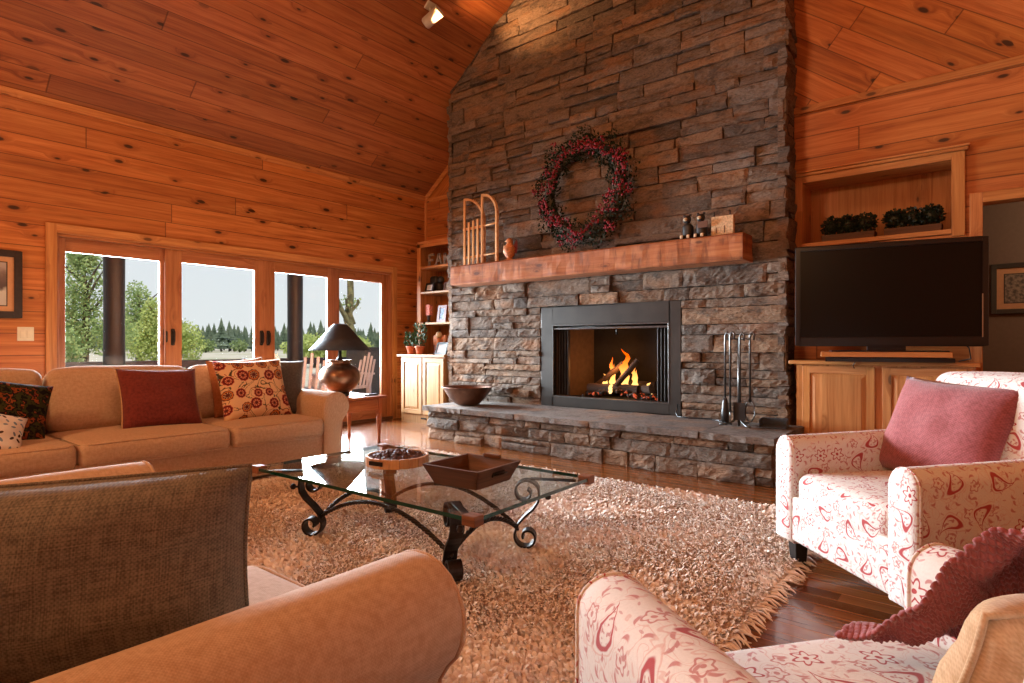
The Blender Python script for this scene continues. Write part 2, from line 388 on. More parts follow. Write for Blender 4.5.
# ------------------------------------------------------------------ materials
wood('wall_pine', (.26, .066, .015), (.47, .145, .034), (.62, .235, .065), .19, 4.2, groove=.75)
wood('ceiling_pine', (.19, .05, .016), (.37, .11, .032), (.5, .18, .055), .185, 5.2, knots=1., tint=.42, groove=.7)
wood('trim_pine', (.3, .09, .024), (.5, .19, .055), (.66, .3, .1), .6, 9., knots=.8, groove=0., tint=.2)
wood('cabinet_pine', (.3, .1, .026), (.5, .2, .06), (.62, .29, .1), .3, 9., knots=.8, groove=0., tint=.25)
wood('pale_pine', (.28, .125, .04), (.42, .225, .085), (.5, .3, .13), .3, 9., knots=.45, groove=0., tint=.18)
wood('door_fir', (.24, .07, .026), (.38, .135, .05), (.5, .2, .08), .5, 9., knots=.15, groove=0., tint=.15, rough=.35)
wood('floor_oak', (.2, .055, .015), (.42, .13, .034), (.56, .21, .06), .083, 1.1, knots=.25, groove=.8, rough=.2, tint=.6, spec=.5, coat=.25)
wood('beam_fir', (.13, .04, .014), (.36, .11, .034), (.5, .2, .07), .5, 9., knots=.7, groove=0., tint=.2, gs=.7, hewn=.7, rough=.7)
wood('sled_wood', (.5, .2, .07), (.7, .35, .14), (.8, .46, .22), .5, 9., knots=.1, groove=0.)
wood('cherry', (.2, .045, .013), (.36, .095, .026), (.46, .15, .045), .5, 9., knots=.1, groove=0., rough=.3)
wood('block_wood', (.1, .035, .015), (.2, .075, .032), (.28, .12, .055), .5, 9., knots=.2, groove=0., rough=.5)
wood('walnut', (.045, .017, .008), (.1, .04, .018), (.17, .075, .034), .5, 9., knots=.2, groove=0., rough=.5)
wood('tray_oak', (.3, .12, .04), (.5, .25, .1), (.62, .36, .17), .5, 9., knots=.1, groove=0.)
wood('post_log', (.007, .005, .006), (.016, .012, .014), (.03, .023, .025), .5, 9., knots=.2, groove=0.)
wood('burnt_log', (.012, .009, .008), (.05, .03, .022), (.11, .07, .05), .5, 9., knots=.2, groove=0., rough=.9)
fabric('sofa_linen', (.46, .3, .185), (.62, .44, .3), 520.)
fabric('grey_linen', (.075, .064, .05), (.25, .215, .165), 420., mott=.25, bump=.4)
fabric('slate_cotton', (.07, .065, .06), (.13, .12, .11), 420.)
fabric('red_chenille', (.12, .022, .018), (.24, .046, .036), 300., bump=.5)
fabric('rose_chenille', (.2, .042, .042), (.35, .095, .095), 260., bump=.6, sheen=.3)
fabric('tan_canvas', (.42, .25, .12), (.58, .38, .22), 420.)
fabric('rust_cotton', (.4, .14, .05), (.56, .23, .09), 420.)
paisley('paisley_linen', (.74, .7, .65), (.42, .06, .06), (.64, .37, .31))
suzani('suzani_print')
# folk tapestry cushion
g = G('folk_tapestry'); uv = g.uv(); cells = g.V('SNAP', uv, (.006, .006, 1.)); n1 = g.noise(cells, 17., 2)[0]; n2 = g.noise(cells, 40., 2)[1]
c = g.ramp(n1, [(.3, (.012, .01, .008)), (.42, (.05, .05, .015)), (.5, (.02, .014, .012)), (.56, (.28, .07, .02)), (.63, (.02, .02, .01)), (.7, (.2, .02, .05))], 'CONSTANT')
c = g.mix(.5, c, g.mix(1., c, n2, 'MULTIPLY')); g.bsdf(c, .95, 0., g.bump(n1, .3, .003), .15); MATS['folk_tapestry'] = g.m
# white cushion with blue and brown sprigs
g = G('sprig_cotton'); uv = g.uv(); X, Y, rc = motif_cells(g, uv, 24., .8, 4.)
q = g.sm(g.M('ADD', g.M('MULTIPLY', g.M('MULTIPLY', X, X), 4.), g.M('MULTIPLY', Y, Y)), .12, .09)
c = g.mix(q, (.8, .76, .72), g.mix(g.sm(rc[2], .4, .6), (.06, .03, .02), (.2, .3, .42))); g.bsdf(c, .9, spec=.2); MATS['sprig_cotton'] = g.m
# shag wool, one tint per tuft
g = G('rug_wool'); a = g.attr('tint')[2]; nz = g.noise(g.obj(), 3., 3)[0]
c = g.ramp(a, [(0., (.7, .54, .42)), (.5, (.85, .72, .61)), (1., (.93, .85, .78))])
c = g.mix(g.M('MULTIPLY', nz, .2), c, (.66, .5, .38)); g.bsdf(c, .95, spec=.1, sheen=.2); MATS['rug_wool'] = g.m
# ledge stone, one tint per stone
def stone_mat(name, stops, bs=1.):
    g = G(name); a = g.attr('tint')[2]; o = g.obj(); o2 = g.V('MULTIPLY', o, (1., 1., 2.2))
    sh = g.V('ADD', o2, g.comb(g.M('MULTIPLY', a, 37.), 0., 0.))
    n1 = g.noise(sh, 7., 4, .62, .4)[0]; n2 = g.noise(sh, 42., 4, .65)[0]; n3 = g.noise(sh, 2.6, 2)[0]
    c = g.ramp(a, stops)
    c = g.mix(g.M('MULTIPLY', g.sm(n1, .45, .7), .8), c, (.06, .047, .038)); c = g.mix(g.M('MULTIPLY', g.sm(n3, .52, .68), .5), c, (.3, .14, .06))
    c = g.mix(g.M('MULTIPLY', g.sm(n2, .5, .78), .45), c, (.33, .27, .22)); c = g.mix(g.M('MULTIPLY', g.sm(n2, .5, .3), .6), c, (.035, .028, .024))
    g.bsdf(c, .85, 0., g.bump(g.M('ADD', n1, g.M('MULTIPLY', n2, .6)), .9 * bs, .025), .25); MATS[name] = g.m
stone_mat('ledge_stone', [(0., (.085, .066, .052)), (.25, (.2, .135, .09)), (.5, (.15, .115, .09)), (.75, (.25, .15, .085)), (1., (.19, .16, .135))])
stone_mat('slab_stone', [(0., (.13, .105, .09)), (1., (.18, .145, .12))], .5)
simple('mortar', (.028, .02, .016), .95)
simple('black_steel', (.035, .032, .03), .42, .6, .2, scale=12.)
simple('gunmetal', (.042, .037, .032), .42, .6, .15, scale=5.)
simple('firebrick', (.12, .075, .045), .9, bump=.4, scale=20.)
simple('soot', (.018, .015, .013), .9, bump=.3)
simple('iron', (.03, .022, .018), .45, .7, .3, .3)
simple('tool_steel', (.12, .12, .115), .32, .9, .2)
simple('bronze', (.2, .1, .055), .33, .85, .4, .25, 9.)
simple('copper_bowl', (.16, .075, .045), .45, .7, .5, .3, 7.)
simple('shade_black', (.03, .03, .035), .55, 0., .1)
simple('plastic_black', (.008, .008, .009), .3, 0., .05)
simple('screen_black', (.003, .003, .003), .3, 0., .02, spec=.25)
simple('silver', (.5, .5, .48), .3, .9, .05)
simple('ivory_plastic', (.75, .66, .5), .4, 0., .03)
simple('white_metal', (.5, .45, .39), .4, 0., .04)
simple('terracotta', (.55, .13, .055), .8, 0., .15)
simple('leaf_dark', (.012, .024, .01), .5, 0., .5, scale=60.)
simple('leaf_green', (.03, .075, .02), .5, 0., .5, scale=60.)
simple('wreath_leaf', (.013, .022, .009), .7, 0., .6, scale=40., spec=.12)
simple('berry_red', (.22, .012, .018), .4, 0., .5, scale=60., spec=.3)
simple('hall_paint', (.2, .13, .085), .8, 0., .04)
simple('black_frame', (.012, .01, .009), .35, 0., .1)
simple('dark_frame', (.03, .017, .011), .45, 0., .2)
simple('mat_tan', (.6, .3, .14), .8, 0., .05)
simple('mat_cream', (.7, .6, .48), .8, 0., .05)
simple('leg_black', (.014, .012, .011), .35, 0., .2)
simple('letter_zinc', (.3, .26, .22), .5, .3, .3)
simple('angel_resin', (.55, .2, .07), .6, 0., .35, scale=40.)
simple('red_book', (.2, .02, .02), .6, 0., .1)
simple('brown_book', (.12, .045, .02), .6, 0., .1)
simple('green_paint', (.03, .05, .03), .6, 0., .3)
simple('cream_paint', (.6, .42, .24), .6, 0., .25, scale=60.)
simple('dark_resin', (.02, .017, .014), .5, 0., .3)
simple('paper_white', (.75, .76, .78), .7, 0., .03)
simple('pink_print', (.65, .22, .17), .7, 0., .35, scale=60.)
simple('blue_photo', (.2, .3, .5), .5, 0., .6, scale=40.)
simple('red_lacquer', (.16, .018, .012), .35, 0., .2)
simple('pod_brown', (.08, .034, .022), .65, 0., .6, scale=80.)
simple('bark', (.09, .07, .045), .95, 0., .45, .6, 14.)
simple('bark_moss', (.12, .11, .05), .95, 0., .5, .6, 9.)
simple('deck_grey', (.22, .2, .19), .8, 0., .2)
simple('rail_navy', (.035, .04, .065), .6, 0., .1)
simple('patio_metal', (.2, .21, .22), .4, .5, .1)
simple('white_slats', (.5, .47, .52), .6, 0., .06)
simple('grill_cover', (.05, .06, .072), .7, 0., .12)
simple('fence_wire', (.05, .05, .055), .6)
# leaves lit through
def leafmat(name, c1, c2, sc=3.):
    g = G(name); n = g.noise(g.obj(), sc, 3)[0]; c = g.mix(g.sm(n, .35, .65), c1, c2)
    d = g.n('ShaderNodeBsdfDiffuse'); g.put(d.inputs[0], c); t = g.n('ShaderNodeBsdfTranslucent'); g.put(t.inputs[0], c)
    x = g.n('ShaderNodeMixShader'); x.inputs[0].default_value = .45; g.t.links.new(d.outputs[0], x.inputs[1]); g.t.links.new(t.outputs[0], x.inputs[2])
    g.t.links.new(x.outputs[0], g.out.inputs[0]); MATS[name] = g.m
leafmat('cottonwood_leaf', (.26, .36, .14), (.46, .54, .24)); leafmat('willow_leaf', (.38, .46, .14), (.55, .6, .24))
leafmat('pine_needle', (.14, .19, .13), (.24, .29, .2), .4); leafmat('shrub_leaf', (.2, .27, .1), (.34, .4, .17), .6)  # pine needle colour lightened to carry the haze of distance
# glass
def glassy(name, tint, ior, rough=.0):
    g = G(name); tr = g.n('ShaderNodeBsdfTransparent'); g.put(tr.inputs[0], tint); gl = g.n('ShaderNodeBsdfGlossy'); gl.inputs['Roughness'].default_value = rough
    lw = g.n('ShaderNodeLayerWeight'); lw.inputs[0].default_value = .5; f0 = ((ior - 1) / (ior + 1)) ** 2; x = g.n('ShaderNodeMixShader')
    fr = g.M('ADD', f0, g.M('MULTIPLY', 1 - f0, g.M('POWER', lw.outputs['Facing'], 5.)))
    g.t.links.new(fr, x.inputs[0]); g.t.links.new(tr.outputs[0], x.inputs[1]); g.t.links.new(gl.outputs[0], x.inputs[2]); g.t.links.new(x.outputs[0], g.out.inputs[0]); MATS[name] = g.m
glassy('window_glass', (.97, .985, .985), 1.25); glassy('table_glass', (.93, .97, .955), 1.42)
g = G('glass_edge'); g.bsdf((.004, .05, .035), .08, 0., None, .6); MATS['glass_edge'] = g.m
# fire
g = G('flame'); z = g.sep(g.obj())[2]; e = g.ramp(g.M('MULTIPLY', z, 2.6), [(0., (1, .66, .25)), (.3, (1, .5, .12)), (.75, (1, .2, .02)), (1., (.8, .08, .0))])
g.bsdf((0, 0, 0), .9, em=e, emst=2.3, spec=0.); MATS['flame'] = g.m
g = G('ember'); n = g.noise(g.obj(), 22., 2)[0]; f = g.sm(n, .56, .68)
g.bsdf((.03, .025, .022), .95, em=g.mix(f, (0, 0, 0), (1, .12, .03)), emst=.7); MATS['ember'] = g.m
# pictures
g = G('winter_picture'); v = g.sep(g.uv())[1]; n = g.noise(g.uv(), 18., 4)[0]
c = g.ramp(g.M('ADD', v, g.M('MULTIPLY', n, .09)), [(0., (.5, .47, .44)), (.16, (.6, .56, .5)), (.2, (.09, .06, .05)), (.3, (.17, .11, .09)), (.36, (.4, .33, .3)), (.5, (.5, .48, .45))]); g.bsdf(c, .5); MATS['winter_picture'] = g.m
g = G('etching'); n = g.noise(g.uv(), 34., 4)[0]; g.bsdf(g.ramp(n, [(.38, (.08, .06, .045)), (.6, (.3, .22, .15))]), .6); MATS['etching'] = g.m
g = G('text_card'); u, v, _ = g.sep(g.uv()); ln = g.M('MULTIPLY', g.sm(g.M('SINE', g.M('MULTIPLY', v, 300.)), .1, .4), g.sm(g.noise(g.comb(g.M('MULTIPLY', u, 120.), g.M('MULTIPLY', v, 40.)), 1., 0)[0], .45, .5))
g.bsdf(g.mix(g.M('MULTIPLY', ln, .6), (.72, .76, .8), (.2, .25, .3)), .6); MATS['text_card'] = g.m
# ground outdoors
g = G('dry_meadow'); n = g.noise(g.obj(), .08, 5, .6)[0]; n2 = g.noise(g.obj(), 1.2, 4, .6)[0]
c = g.ramp(g.M('ADD', g.M('MULTIPLY', n, .7), g.M('MULTIPLY', n2, .3)), [(.35, (.22, .25, .12)), (.48, (.42, .38, .3)), (.7, (.5, .47, .42))]); g.bsdf(c, .95, spec=.1); MATS['dry_meadow'] = g.m

# ------------------------------------------------------------------ setting
XW, YW, EV, PT = -6.47, 5.92, 3.2, .78           # window wall, hearth wall, eave height, roof pitch
XR, YF = 3.47, -4.6; XM = (XW + XR) / 2; ZR = EV + PT * (XM - XW)
def ceil_z(x): return EV + PT * (x - XW) if x < XM else EV + PT * (XR - x)
m = MB(); m.add([(XW - .2, YF - .2, 0), (XR + .2, YF - .2, 0), (XR + .2, 9.2, 0), (XW - .2, 9.2, 0)], [(0, 1, 2, 3)], [(XW, YF), (XR, YF), (XR, 9.2), (XW, 9.2)])
m.bb((XW - .2, YF - .2, -.15), (XR + .2, 9.2, -.012)); structure(m.build('floor', 'floor_oak'))
# ceiling: two slopes, boards along the ridge
m = MB(); L = math.hypot(XM - XW, ZR - EV); ext = .25
for xs, x0 in ((1, XW), (-1, XR)):
    xa, za = x0 - xs * ext, EV - PT * ext
    for dz, flip in ((0, False), (.2, True)):
        vs = [(xa, YF - .2, za + dz), (XM, YF - .2, ZR + dz), (XM, YW + .2, ZR + dz), (xa, YW + .2, za + dz)]
        m.add(vs, [(0, 1, 2, 3)], [(YF, 0), (YF, L + .3), (YW, L + .3), (YW, 0)])
structure(m.build('ceiling', 'ceiling_pine', weld=False))
# window wall with the patio-door opening
D0, D1, DH = 1.50, 5.28, 2.02
m = MB()
for lo, hi in (((XW - .2, YF - .2, 0), (XW, D0, EV + .1)), ((XW - .2, D1, 0), (XW, YW + .2, EV + .1)), ((XW - .2, D0, DH), (XW, D1, EV + .1))):
    m.box([(a + b) / 2 for a, b in zip(lo, hi)], [b - a for a, b in zip(lo, hi)], 0, 1)
for i, f in enumerate(m.f):    # boards run continuously round the opening
    m.uv[i] = [(m.v[j][1] + 3, m.v[j][2] + .02) if abs(m.v[f[0]][0] - m.v[f[2]][0]) < 1e-6 else (m.v[j][1], m.v[j][0]) for j in f]
structure(m.build('wall_left', 'wall_pine', weld=False))
m = MB(); m.add([(XR, YF, 0), (XR, YW, 0), (XR, YW, EV + .05), (XR, YF, EV + .05)], [(3, 2, 1, 0)], [(YF, 0), (YW, 0), (YW, EV), (YF, EV)]); structure(m.build('wall_right', 'wall_pine', weld=False))
m = MB(); m.add([(XW, YF, 0), (XR, YF, 0), (XR, YF, EV), (XM, YF, ZR), (XW, YF, EV)], [(0, 1, 2, 3, 4)], [(XW, 0), (XR, 0), (XR, EV), (XM, ZR), (XW, EV)]); structure(m.build('wall_front', 'wall_pine', weld=False))
# hearth wall: level boards below the band, slanting boards above; right of the chimney it stands further forward
YR, XS = 5.50, -1.8
ZB, ZBR = 3.1, 3.0; DX0, DX1, DZ = -.065, .80, 2.055
NX0, NX1, NZ0, NZ1 = -1.30, -.20, 1.85, 2.43      # recess of the display niche
m = MB()
def wq(x0, x1, z0, z1, y): m.add([(x0, y, z0), (x1, y, z0), (x1, y, z1), (x0, y, z1)], [(3, 2, 1, 0)], [(x0, z0 + .05), (x1, z0 + .05), (x1, z1 + .05), (x0, z1 + .05)])
for a in ((XW, XS, 0, ZB, YW), (XS, NX0, 0, ZBR, YR), (NX0, NX1, 0, NZ0, YR), (NX0, NX1, NZ1, ZBR, YR), (NX1, DX0, 0, ZBR, YR), (DX0, DX1, DZ, ZBR, YR), (DX1, XR, 0, ZBR, YR)): wq(*a)
m.add([(XS, YR, 0), (XS, YW, 0), (XS, YW, ceil_z(XS)), (XS, YR, ceil_z(XS))], [(0, 1, 2, 3)], [(0, 0), (.4, 0), (.4, 6), (0, 6)])
th = math.atan(PT)
for sgn, y, pts in ((1, YW, [(XW, ZB), (XS, ZB), (XS, ceil_z(XS)), (XW, EV)]), (-1, YR, [(XS, ZBR), (XR, ZBR), (XR, EV), (XM, ZR), (XS, ceil_z(XS))])):
    c_, s_ = math.cos(th), math.sin(th) * sgn
    m.add([(x, y, z) for x, z in pts], [tuple(range(len(pts)))[::-1]], [(x * c_ + z * s_, -x * s_ + z * c_) for x, z in pts])
structure(m.build('wall_back', 'wall_pine', weld=False))
# hall beyond the doorway
m = MB(); m.bb((DX0 - 1.6, 7.4, 0), (DX1 + 1.8, 7.5, 2.6)); m.bb((DX0 - 1.7, YR + .02, 0), (DX0 - 1.6, 7.5, 2.6)); m.bb((DX1 + 1.8, YR + .02, 0), (DX1 + 1.9, 7.5, 2.6)); m.bb((DX0 - 1.7, YR + .02, 2.6), (DX1 + 1.9, 7.5, 2.7))
structure(m.build('wall_hall', 'hall_paint'))
k = [0]; CX0_, CX1_ = -5.22, -1.36
def trim(m, bevel=.004):
    k[0] += 1; return structure(m.build('trim_%d' % k[0], 'trim_pine', bevel=bevel))
# casing of the patio doors
m = MB(); m.bb((XW, D0 - .08, 0), (XW + .025, D0, DH + .08)); m.bb((XW, D1, 0), (XW + .025, D1 + .08, DH + .08)); m.bb((XW, D0, DH), (XW + .025, D1, DH + .08)); trim(m)
# doorway casing
m = MB(); m.bb((DX0 - .075, YR - .025, 0), (DX0, YR + .12, DZ + .075)); m.bb((DX1, YR - .025, 0), (DX1 + .075, YR + .12, DZ + .075)); m.bb((DX0, YR - .025, DZ), (DX1, YR + .12, DZ + .075)); trim(m)
m = MB(); m.bb((XW, YW - .022, ZB), (CX0_, YW, ZB + .06)); trim(m)
m = MB(); m.bb((CX1_, YR - .022, ZBR), (XR, YR, ZBR + .06)); trim(m)
m = MB(); m.bb((XW, YW - .03, 0), (XW + .03, YW, ZB)); trim(m)
m = MB(); m.prism([(XW, EV), (CX0_, ceil_z(CX0_)), (CX0_, ceil_z(CX0_) - .11), (XW, EV - .09)], 1, YW - .025, YW, grain=0); trim(m)
m = MB(); m.prism([(XR, EV), (XM, ZR), (CX1_, ZR - .05), (CX1_, ZR - .15), (XR, EV - .1)], 1, YR - .025, YR, grain=0)
trim(m)
m = MB(); m.bb((XW, YF, EV - .07), (XW + .02, YW, EV + .0)); trim(m)
m = MB(); m.bb((XW, YF, 0), (XW + .018, D0 - .08, .12)); m.bb((XW, D1 + .08, 0), (XW + .018, YW, .12)); structure(m.build('baseboard_left', 'trim_pine', bevel=.003))
m = MB(); m.bb((XW, D0, 0), (XW + .03, D1, .035)); structure(m.build('trim_9', 'walnut', bevel=.003))

# patio doors: jamb frame and four glazed panels
t = thing('door_1', None, None, (0, 0, 0)); t['kind'] = 'structure'
m = MB(); xo, xi = XW - .16, XW + .0
m.bb((xo, D0, 0), (xi, D0 + .02, DH)); m.bb((xo, D1 - .02, 0), (xi, D1, DH)); m.bb((xo, D0, DH - .025), (xi, D1, DH)); m.bb((xo, D0, 0), (xi, D1, .02)); m.build('door_frame', 'door_fir', t, .003)
# (y0, y1, glass y0, glass y1, x, glass top)
PAN = [(1.52, 2.46, 1.585, 2.37, XW - .095, 1.87), (2.40, 3.445, 2.56, 3.335, XW - .045, 1.87), (3.445, 4.40, 3.575, 4.28, XW - .045, 1.87), (4.385, 5.26, 4.485, 5.165, XW - .095, 1.875)]
for i, (a, b, g0, g1, x, gt) in enumerate(PAN):
    m = MB(); zb, h = .02, .022
    m.bb((x - h, a, zb), (x + h, g0, DH - .025)); m.bb((x - h, g1, zb), (x + h, b, DH - .025)); m.bb((x - h, g0, gt), (x + h, g1, DH - .025)); m.bb((x - h, g0, zb), (x + h, g1, .32))
    p = m.build('sash', 'door_fir', t, .004)
    m = MB(); m.bb((x - .004, g0, .32), (x + .004, g1, gt)); m.build('pane', 'window_glass', p)
    if i in (0, 1, 2):
        for hy in ({0: [2.415], 1: [2.47, 3.41], 2: [3.49]}[i]):
            m = MB(); m.rbox((x + .03, hy, 1.1), (.025, .035, .17), .01, 2, 2); m.tube([(x + .045, hy, 1.03), (x + .075, hy, 1.06), (x + .075, hy, 1.15), (x + .045, hy, 1.18)], .009, 6)
            m.build('handle', 'iron', p)

# ------------------------------------------------------------------ ledge stone work
def stonework(mb, S0, S1, Z0, Z1, P, holes=(), hmin=.085, hmax=.2, wmin=.18, wmax=.72, zmax=None, amp=.02):
    """P(s, z, out) -> world. holes: rectangles kept clear (s0, s1, z0, z1)"""
    z = Z0
    cuts = sorted({h[2] for h in holes} | {h[3] for h in holes} | {Z1})
    while z < Z1 - .02:
        h = R(hmin, hmax); nc = min([c for c in cuts if c > z + .01])
        if z + h > nc - .05: h = nc - z
        spans = [(S0, S1)]
        for a, b, c, d in holes:
            if c < z + h / 2 < d:
                ns = []
                for p, q in spans:
                    if b <= p or a >= q: ns.append((p, q)); continue
                    if a > p: ns.append((p, a))
                    if b < q: ns.append((b, q))
                spans = ns
        for p, q in spans:
            s = p
            while s < q - .01:
                w = R(wmin, wmax) * (1.25 if h > .12 else 1.)
                if s + w > q - .12: w = q - s
                if h > .125 and random.random() < .45:
                    f = R(.35, .65); subs = []
                    for z0, z1 in ((z, z + h * f), (z + h * f, z + h)):
                        if w > .4 and random.random() < .6:
                            m_ = s + w * R(.35, .65); subs += [(s, m_, z0, z1), (m_, s + w, z0, z1)]
                        else: subs.append((s, s + w, z0, z1))
                else: subs = [(s, s + w, z, z + h)]
                for a in subs: one_stone(mb, *a, P, zmax, amp)
                s += w
        z += h
def one_stone(mb, s0, s1, z0, z1, P, zmax, amp):
    gp = .0035; s0 += gp; s1 -= gp; z0 += gp; z1 -= gp
    if zmax and z0 > max(zmax(s0), zmax(s1)): return
    w, h = s1 - s0, z1 - z0; nx = max(4, min(24, int(w / .03))); nz = max(3, min(9, int(h / .021)))
    base = R(.02, .058); sd = R(0, 99); sk = R(-.01, .01); sk2 = R(-.012, .012); mb.ct = random.random(); rough = R(.6, 1.5)
    vs = []; fs = []; N3 = mnoise.noise
    for j in range(-1, nz + 2):
        for i in range(-1, nx + 2):
            a = min(max(i / nx, 0), 1); b = min(max(j / nz, 0), 1); s_, z_ = s0 + a * w, z0 + b * h
            q1 = N3(Vector((s_ * 6, z_ * 11, sd))); q2 = N3(Vector((s_ * 19, z_ * 30, sd + 9))); q3 = N3(Vector((s_ * 45, z_ * 60, sd + 5)))
            o = base + sk * (a - .5) * 2 + sk2 * (b - .5) * 2 + amp * rough * (.8 * q1 + .55 * abs(q2) + .3 * q3)
            if i in (-1, nx + 1) or j in (-1, nz + 1): o = -.03
            elif i in (0, nx) or j in (0, nz): o -= .006 + .008 * abs(q2)
            jx = .007 * N3(Vector((a * 3 + sd, z_ * 25, 4.))) * (1 if i in (-1, 0, nx, nx + 1) else .3); jz = .006 * N3(Vector((s_ * 14 + sd, b * 2, 8.))) * (1 if j in (-1, 0, nz, nz + 1) else .3)
            z = z_ + jz
            if zmax: z = min(z, zmax(s_) - .002)
            vs.append(P(s_ + jx, z, o))
    n = nx + 3
    for j in range(nz + 2):
        for i in range(n - 1): fs.append((j * n + i, j * n + i + 1, (j + 1) * n + i + 1, (j + 1) * n + i))
    mb.add(vs, fs, [(0, 0)] * len(vs), False)
CX0, CX1, CY = -5.25, -1.33, 5.25
IX0, IX1, IZ0, IZ1 = -3.86, -2.24, .36, 1.435       # fireplace opening
m = MB()
stonework(m, CX0, CX1, 0., 6.7, lambda s, z, o: (s, CY - o, z), [(IX0, IX1, -.1, IZ1), (CX0 + .4, CX1 - .1, -.1, .33)], zmax=ceil_z)
stonework(m, CY - .05, YR - .005, 0., 6.7, lambda s, z, o: (CX1 - .035 + o, s, z), zmax=lambda s: ceil_z(CX1), wmin=.14, wmax=.4)
stonework(m, CY - .05, YW, 0., 4.3, lambda s, z, o: (CX0 - o, YW - (s - CY + .05), z), zmax=lambda s: ceil_z(CX0) - .06, wmin=.14, wmax=.4)
one_stone(m, -4.62, -4.2, .475, .545, lambda s, z, o: (s, CY - o - (.13 if o > 0 else 0), z), None, .02)
one_stone(m, -4.25, -3.98, .44, .52, lambda s, z, o: (s, CY - o - (.06 if o > 0 else 0), z), None, .02)
chim = m.build('stone_chimney', 'ledge_stone', tint=True, weld=False)
tag(chim, 'tall chimney breast of rough stacked brown ledge stone rising to the ceiling', 'chimney')
m = MB(); cy0, cy1 = CY + .012, YW - .12
def capz(x0, x1, z0):   # core slices follow the roof slope
    n = 10
    for i in range(n):
        a, b = x0 + (x1 - x0) * i / n, x0 + (x1 - x0) * (i + 1) / n
        m.prism([(a, z0), (b, z0), (b, ceil_z(b) - .005), (a, ceil_z(a) - .005)], 1, cy0, cy1)
capz(CX0 + .01, IX0, 0); capz(IX1, CX1 - .01, 0); capz(IX0, IX1, IZ1)
m.bb((IX0, cy0, 0), (IX1, cy1, .33))
m.build('mortar_core', 'mortar', chim, weld=False)

# raised hearth
HX0, HX1, HY, HZ = -4.80, -1.22, 4.40, .36
m = MB(); stonework(m, HX0, HX1, 0., HZ - .05, lambda s, z, o: (s, HY + .05 - o, z), wmin=.14, wmax=.5, hmin=.06, hmax=.13)
stonework(m, HY + .03, CY, 0., HZ - .05, lambda s, z, o: (HX0 + .04 - o, HY + .03 + CY - s, z), wmin=.14, wmax=.4, hmin=.06, hmax=.13)
stonework(m, HY + .03, CY, 0., HZ - .05, lambda s, z, o: (HX1 - .04 + o, s, z), wmin=.14, wmax=.4, hmin=.06, hmax=.13)
hearth = m.build('raised_hearth', 'ledge_stone', tint=True, weld=False)
tag(hearth, 'low raised stone hearth with a flagstone top in front of the fireplace', 'hearth')
m = MB(); m.bb((HX0 + .05, HY + .06, 0), (HX1 - .05, CY + .0, HZ - .052)); m.build('mortar_core', 'mortar', hearth)
xs = [HX0 - .03, HX0 + .55, -3.55, -2.72, -1.74, HX1 + .03]
for i in range(5):
    m = MB(); a, b = xs[i] + .004, xs[i + 1] - .004; n = 14; m.ct = random.random(); sd = R(0, 50)
    def fn(p, q, a=a, b=b, sd=sd):
        x = a + (b - a) * p; y = HY - .035 + (CY + .03 - HY) * q + (.012 * mnoise.noise(Vector((x * 9, sd, 0))) if q == 0 else 0)
        return (x, y, HZ + .004 * mnoise.noise(Vector((x * 5, y * 5, sd))))
    m.surf(fn, n, n)
    top = [fn(i_ / n, 0) for i_ in range(n + 1)]
    m.add([(x, y, z) for x, y, z in top] + [(x, y + .012 * mnoise.noise(Vector((x * 20, 3, sd))), HZ - .05) for x, y, z in top], [(j, n + 1 + j, n + 2 + j, j + 1) for j in range(n)], [(0, 0)] * (2 * n + 2))
    for xx, p in ((a, 0), (b, 1)):
        e = [fn(p, q / n) for q in range(n + 1)]; vs = e + [(x, y, HZ - .05) for x, y, z in e]
        m.add(vs, [((j, j + 1, n + 2 + j, n + 1 + j) if p else (j, n + 1 + j, n + 2 + j, j + 1)) for j in range(n)], [(0, 0)] * len(vs))
    m.build('hearth_slab', 'slab_stone', hearth, tint=True, weld=False)

# ------------------------------------------------------------------ camera, light
FPX, HOR, YAW = 590., 345., math.radians(39.2548)
cd = bpy.data.cameras.new('camera'); cam = bpy.data.objects.new('camera', cd); COL.objects.link(cam); SC.camera = cam
cd.sensor_width = 36; cd.lens = FPX / 1024 * 36; cd.shift_y = (HOR - 341.5) / 1024; cd.clip_start = .02; cd.clip_end = 2000
cam.location = (0, 0, 1.02); cam.rotation_euler = (PI / 2, 0, YAW)
SC.view_settings.view_transform = 'Standard'; SC.view_settings.look = 'None'; SC.view_settings.exposure = 0.; SC.view_settings.gamma = 1.; SC.view_settings.use_curve_mapping = False
w = bpy.data.worlds.new('sky'); SC.world = w; w.use_nodes = True; nt = w.node_tree; bgn = nt.nodes['Background']
tc = nt.nodes.new('ShaderNodeTexCoord'); sx = nt.nodes.new('ShaderNodeSeparateXYZ'); rp = nt.nodes.new('ShaderNodeValToRGB')
nt.links.new(tc.outputs['Generated'], sx.inputs[0]); nt.links.new(sx.outputs[2], rp.inputs[0]); nt.links.new(rp.outputs[0], bgn.inputs[0])
rp.color_ramp.elements[0].color = (.64, .66, .66, 1); rp.color_ramp.elements[1].color = (.5, .6, .8, 1); bgn.inputs[1].default_value = 1.32
def light(kind, name, loc, energy, color, aim=None, **kw):
    l = bpy.data.lights.new(name, kind); l.energy = energy; l.color = color
    for k_, v_ in kw.items(): setattr(l, k_, v_)
    o = bpy.data.objects.new(name, l); COL.objects.link(o); o.location = loc
    if aim is not None: o.rotation_euler = (Vector(aim) - Vector(loc)).to_track_quat('-Z', 'Y').to_euler()
    return o
DAY = (.8, .9, 1.)
light('AREA', 'daylight', (XW - 1.15, (D0 + D1) / 2, 1.45), 1080, DAY, (0, (D0 + D1) / 2 - .3, .3), shape='RECTANGLE', size=4.4, size_y=1.9, spread=math.radians(96))
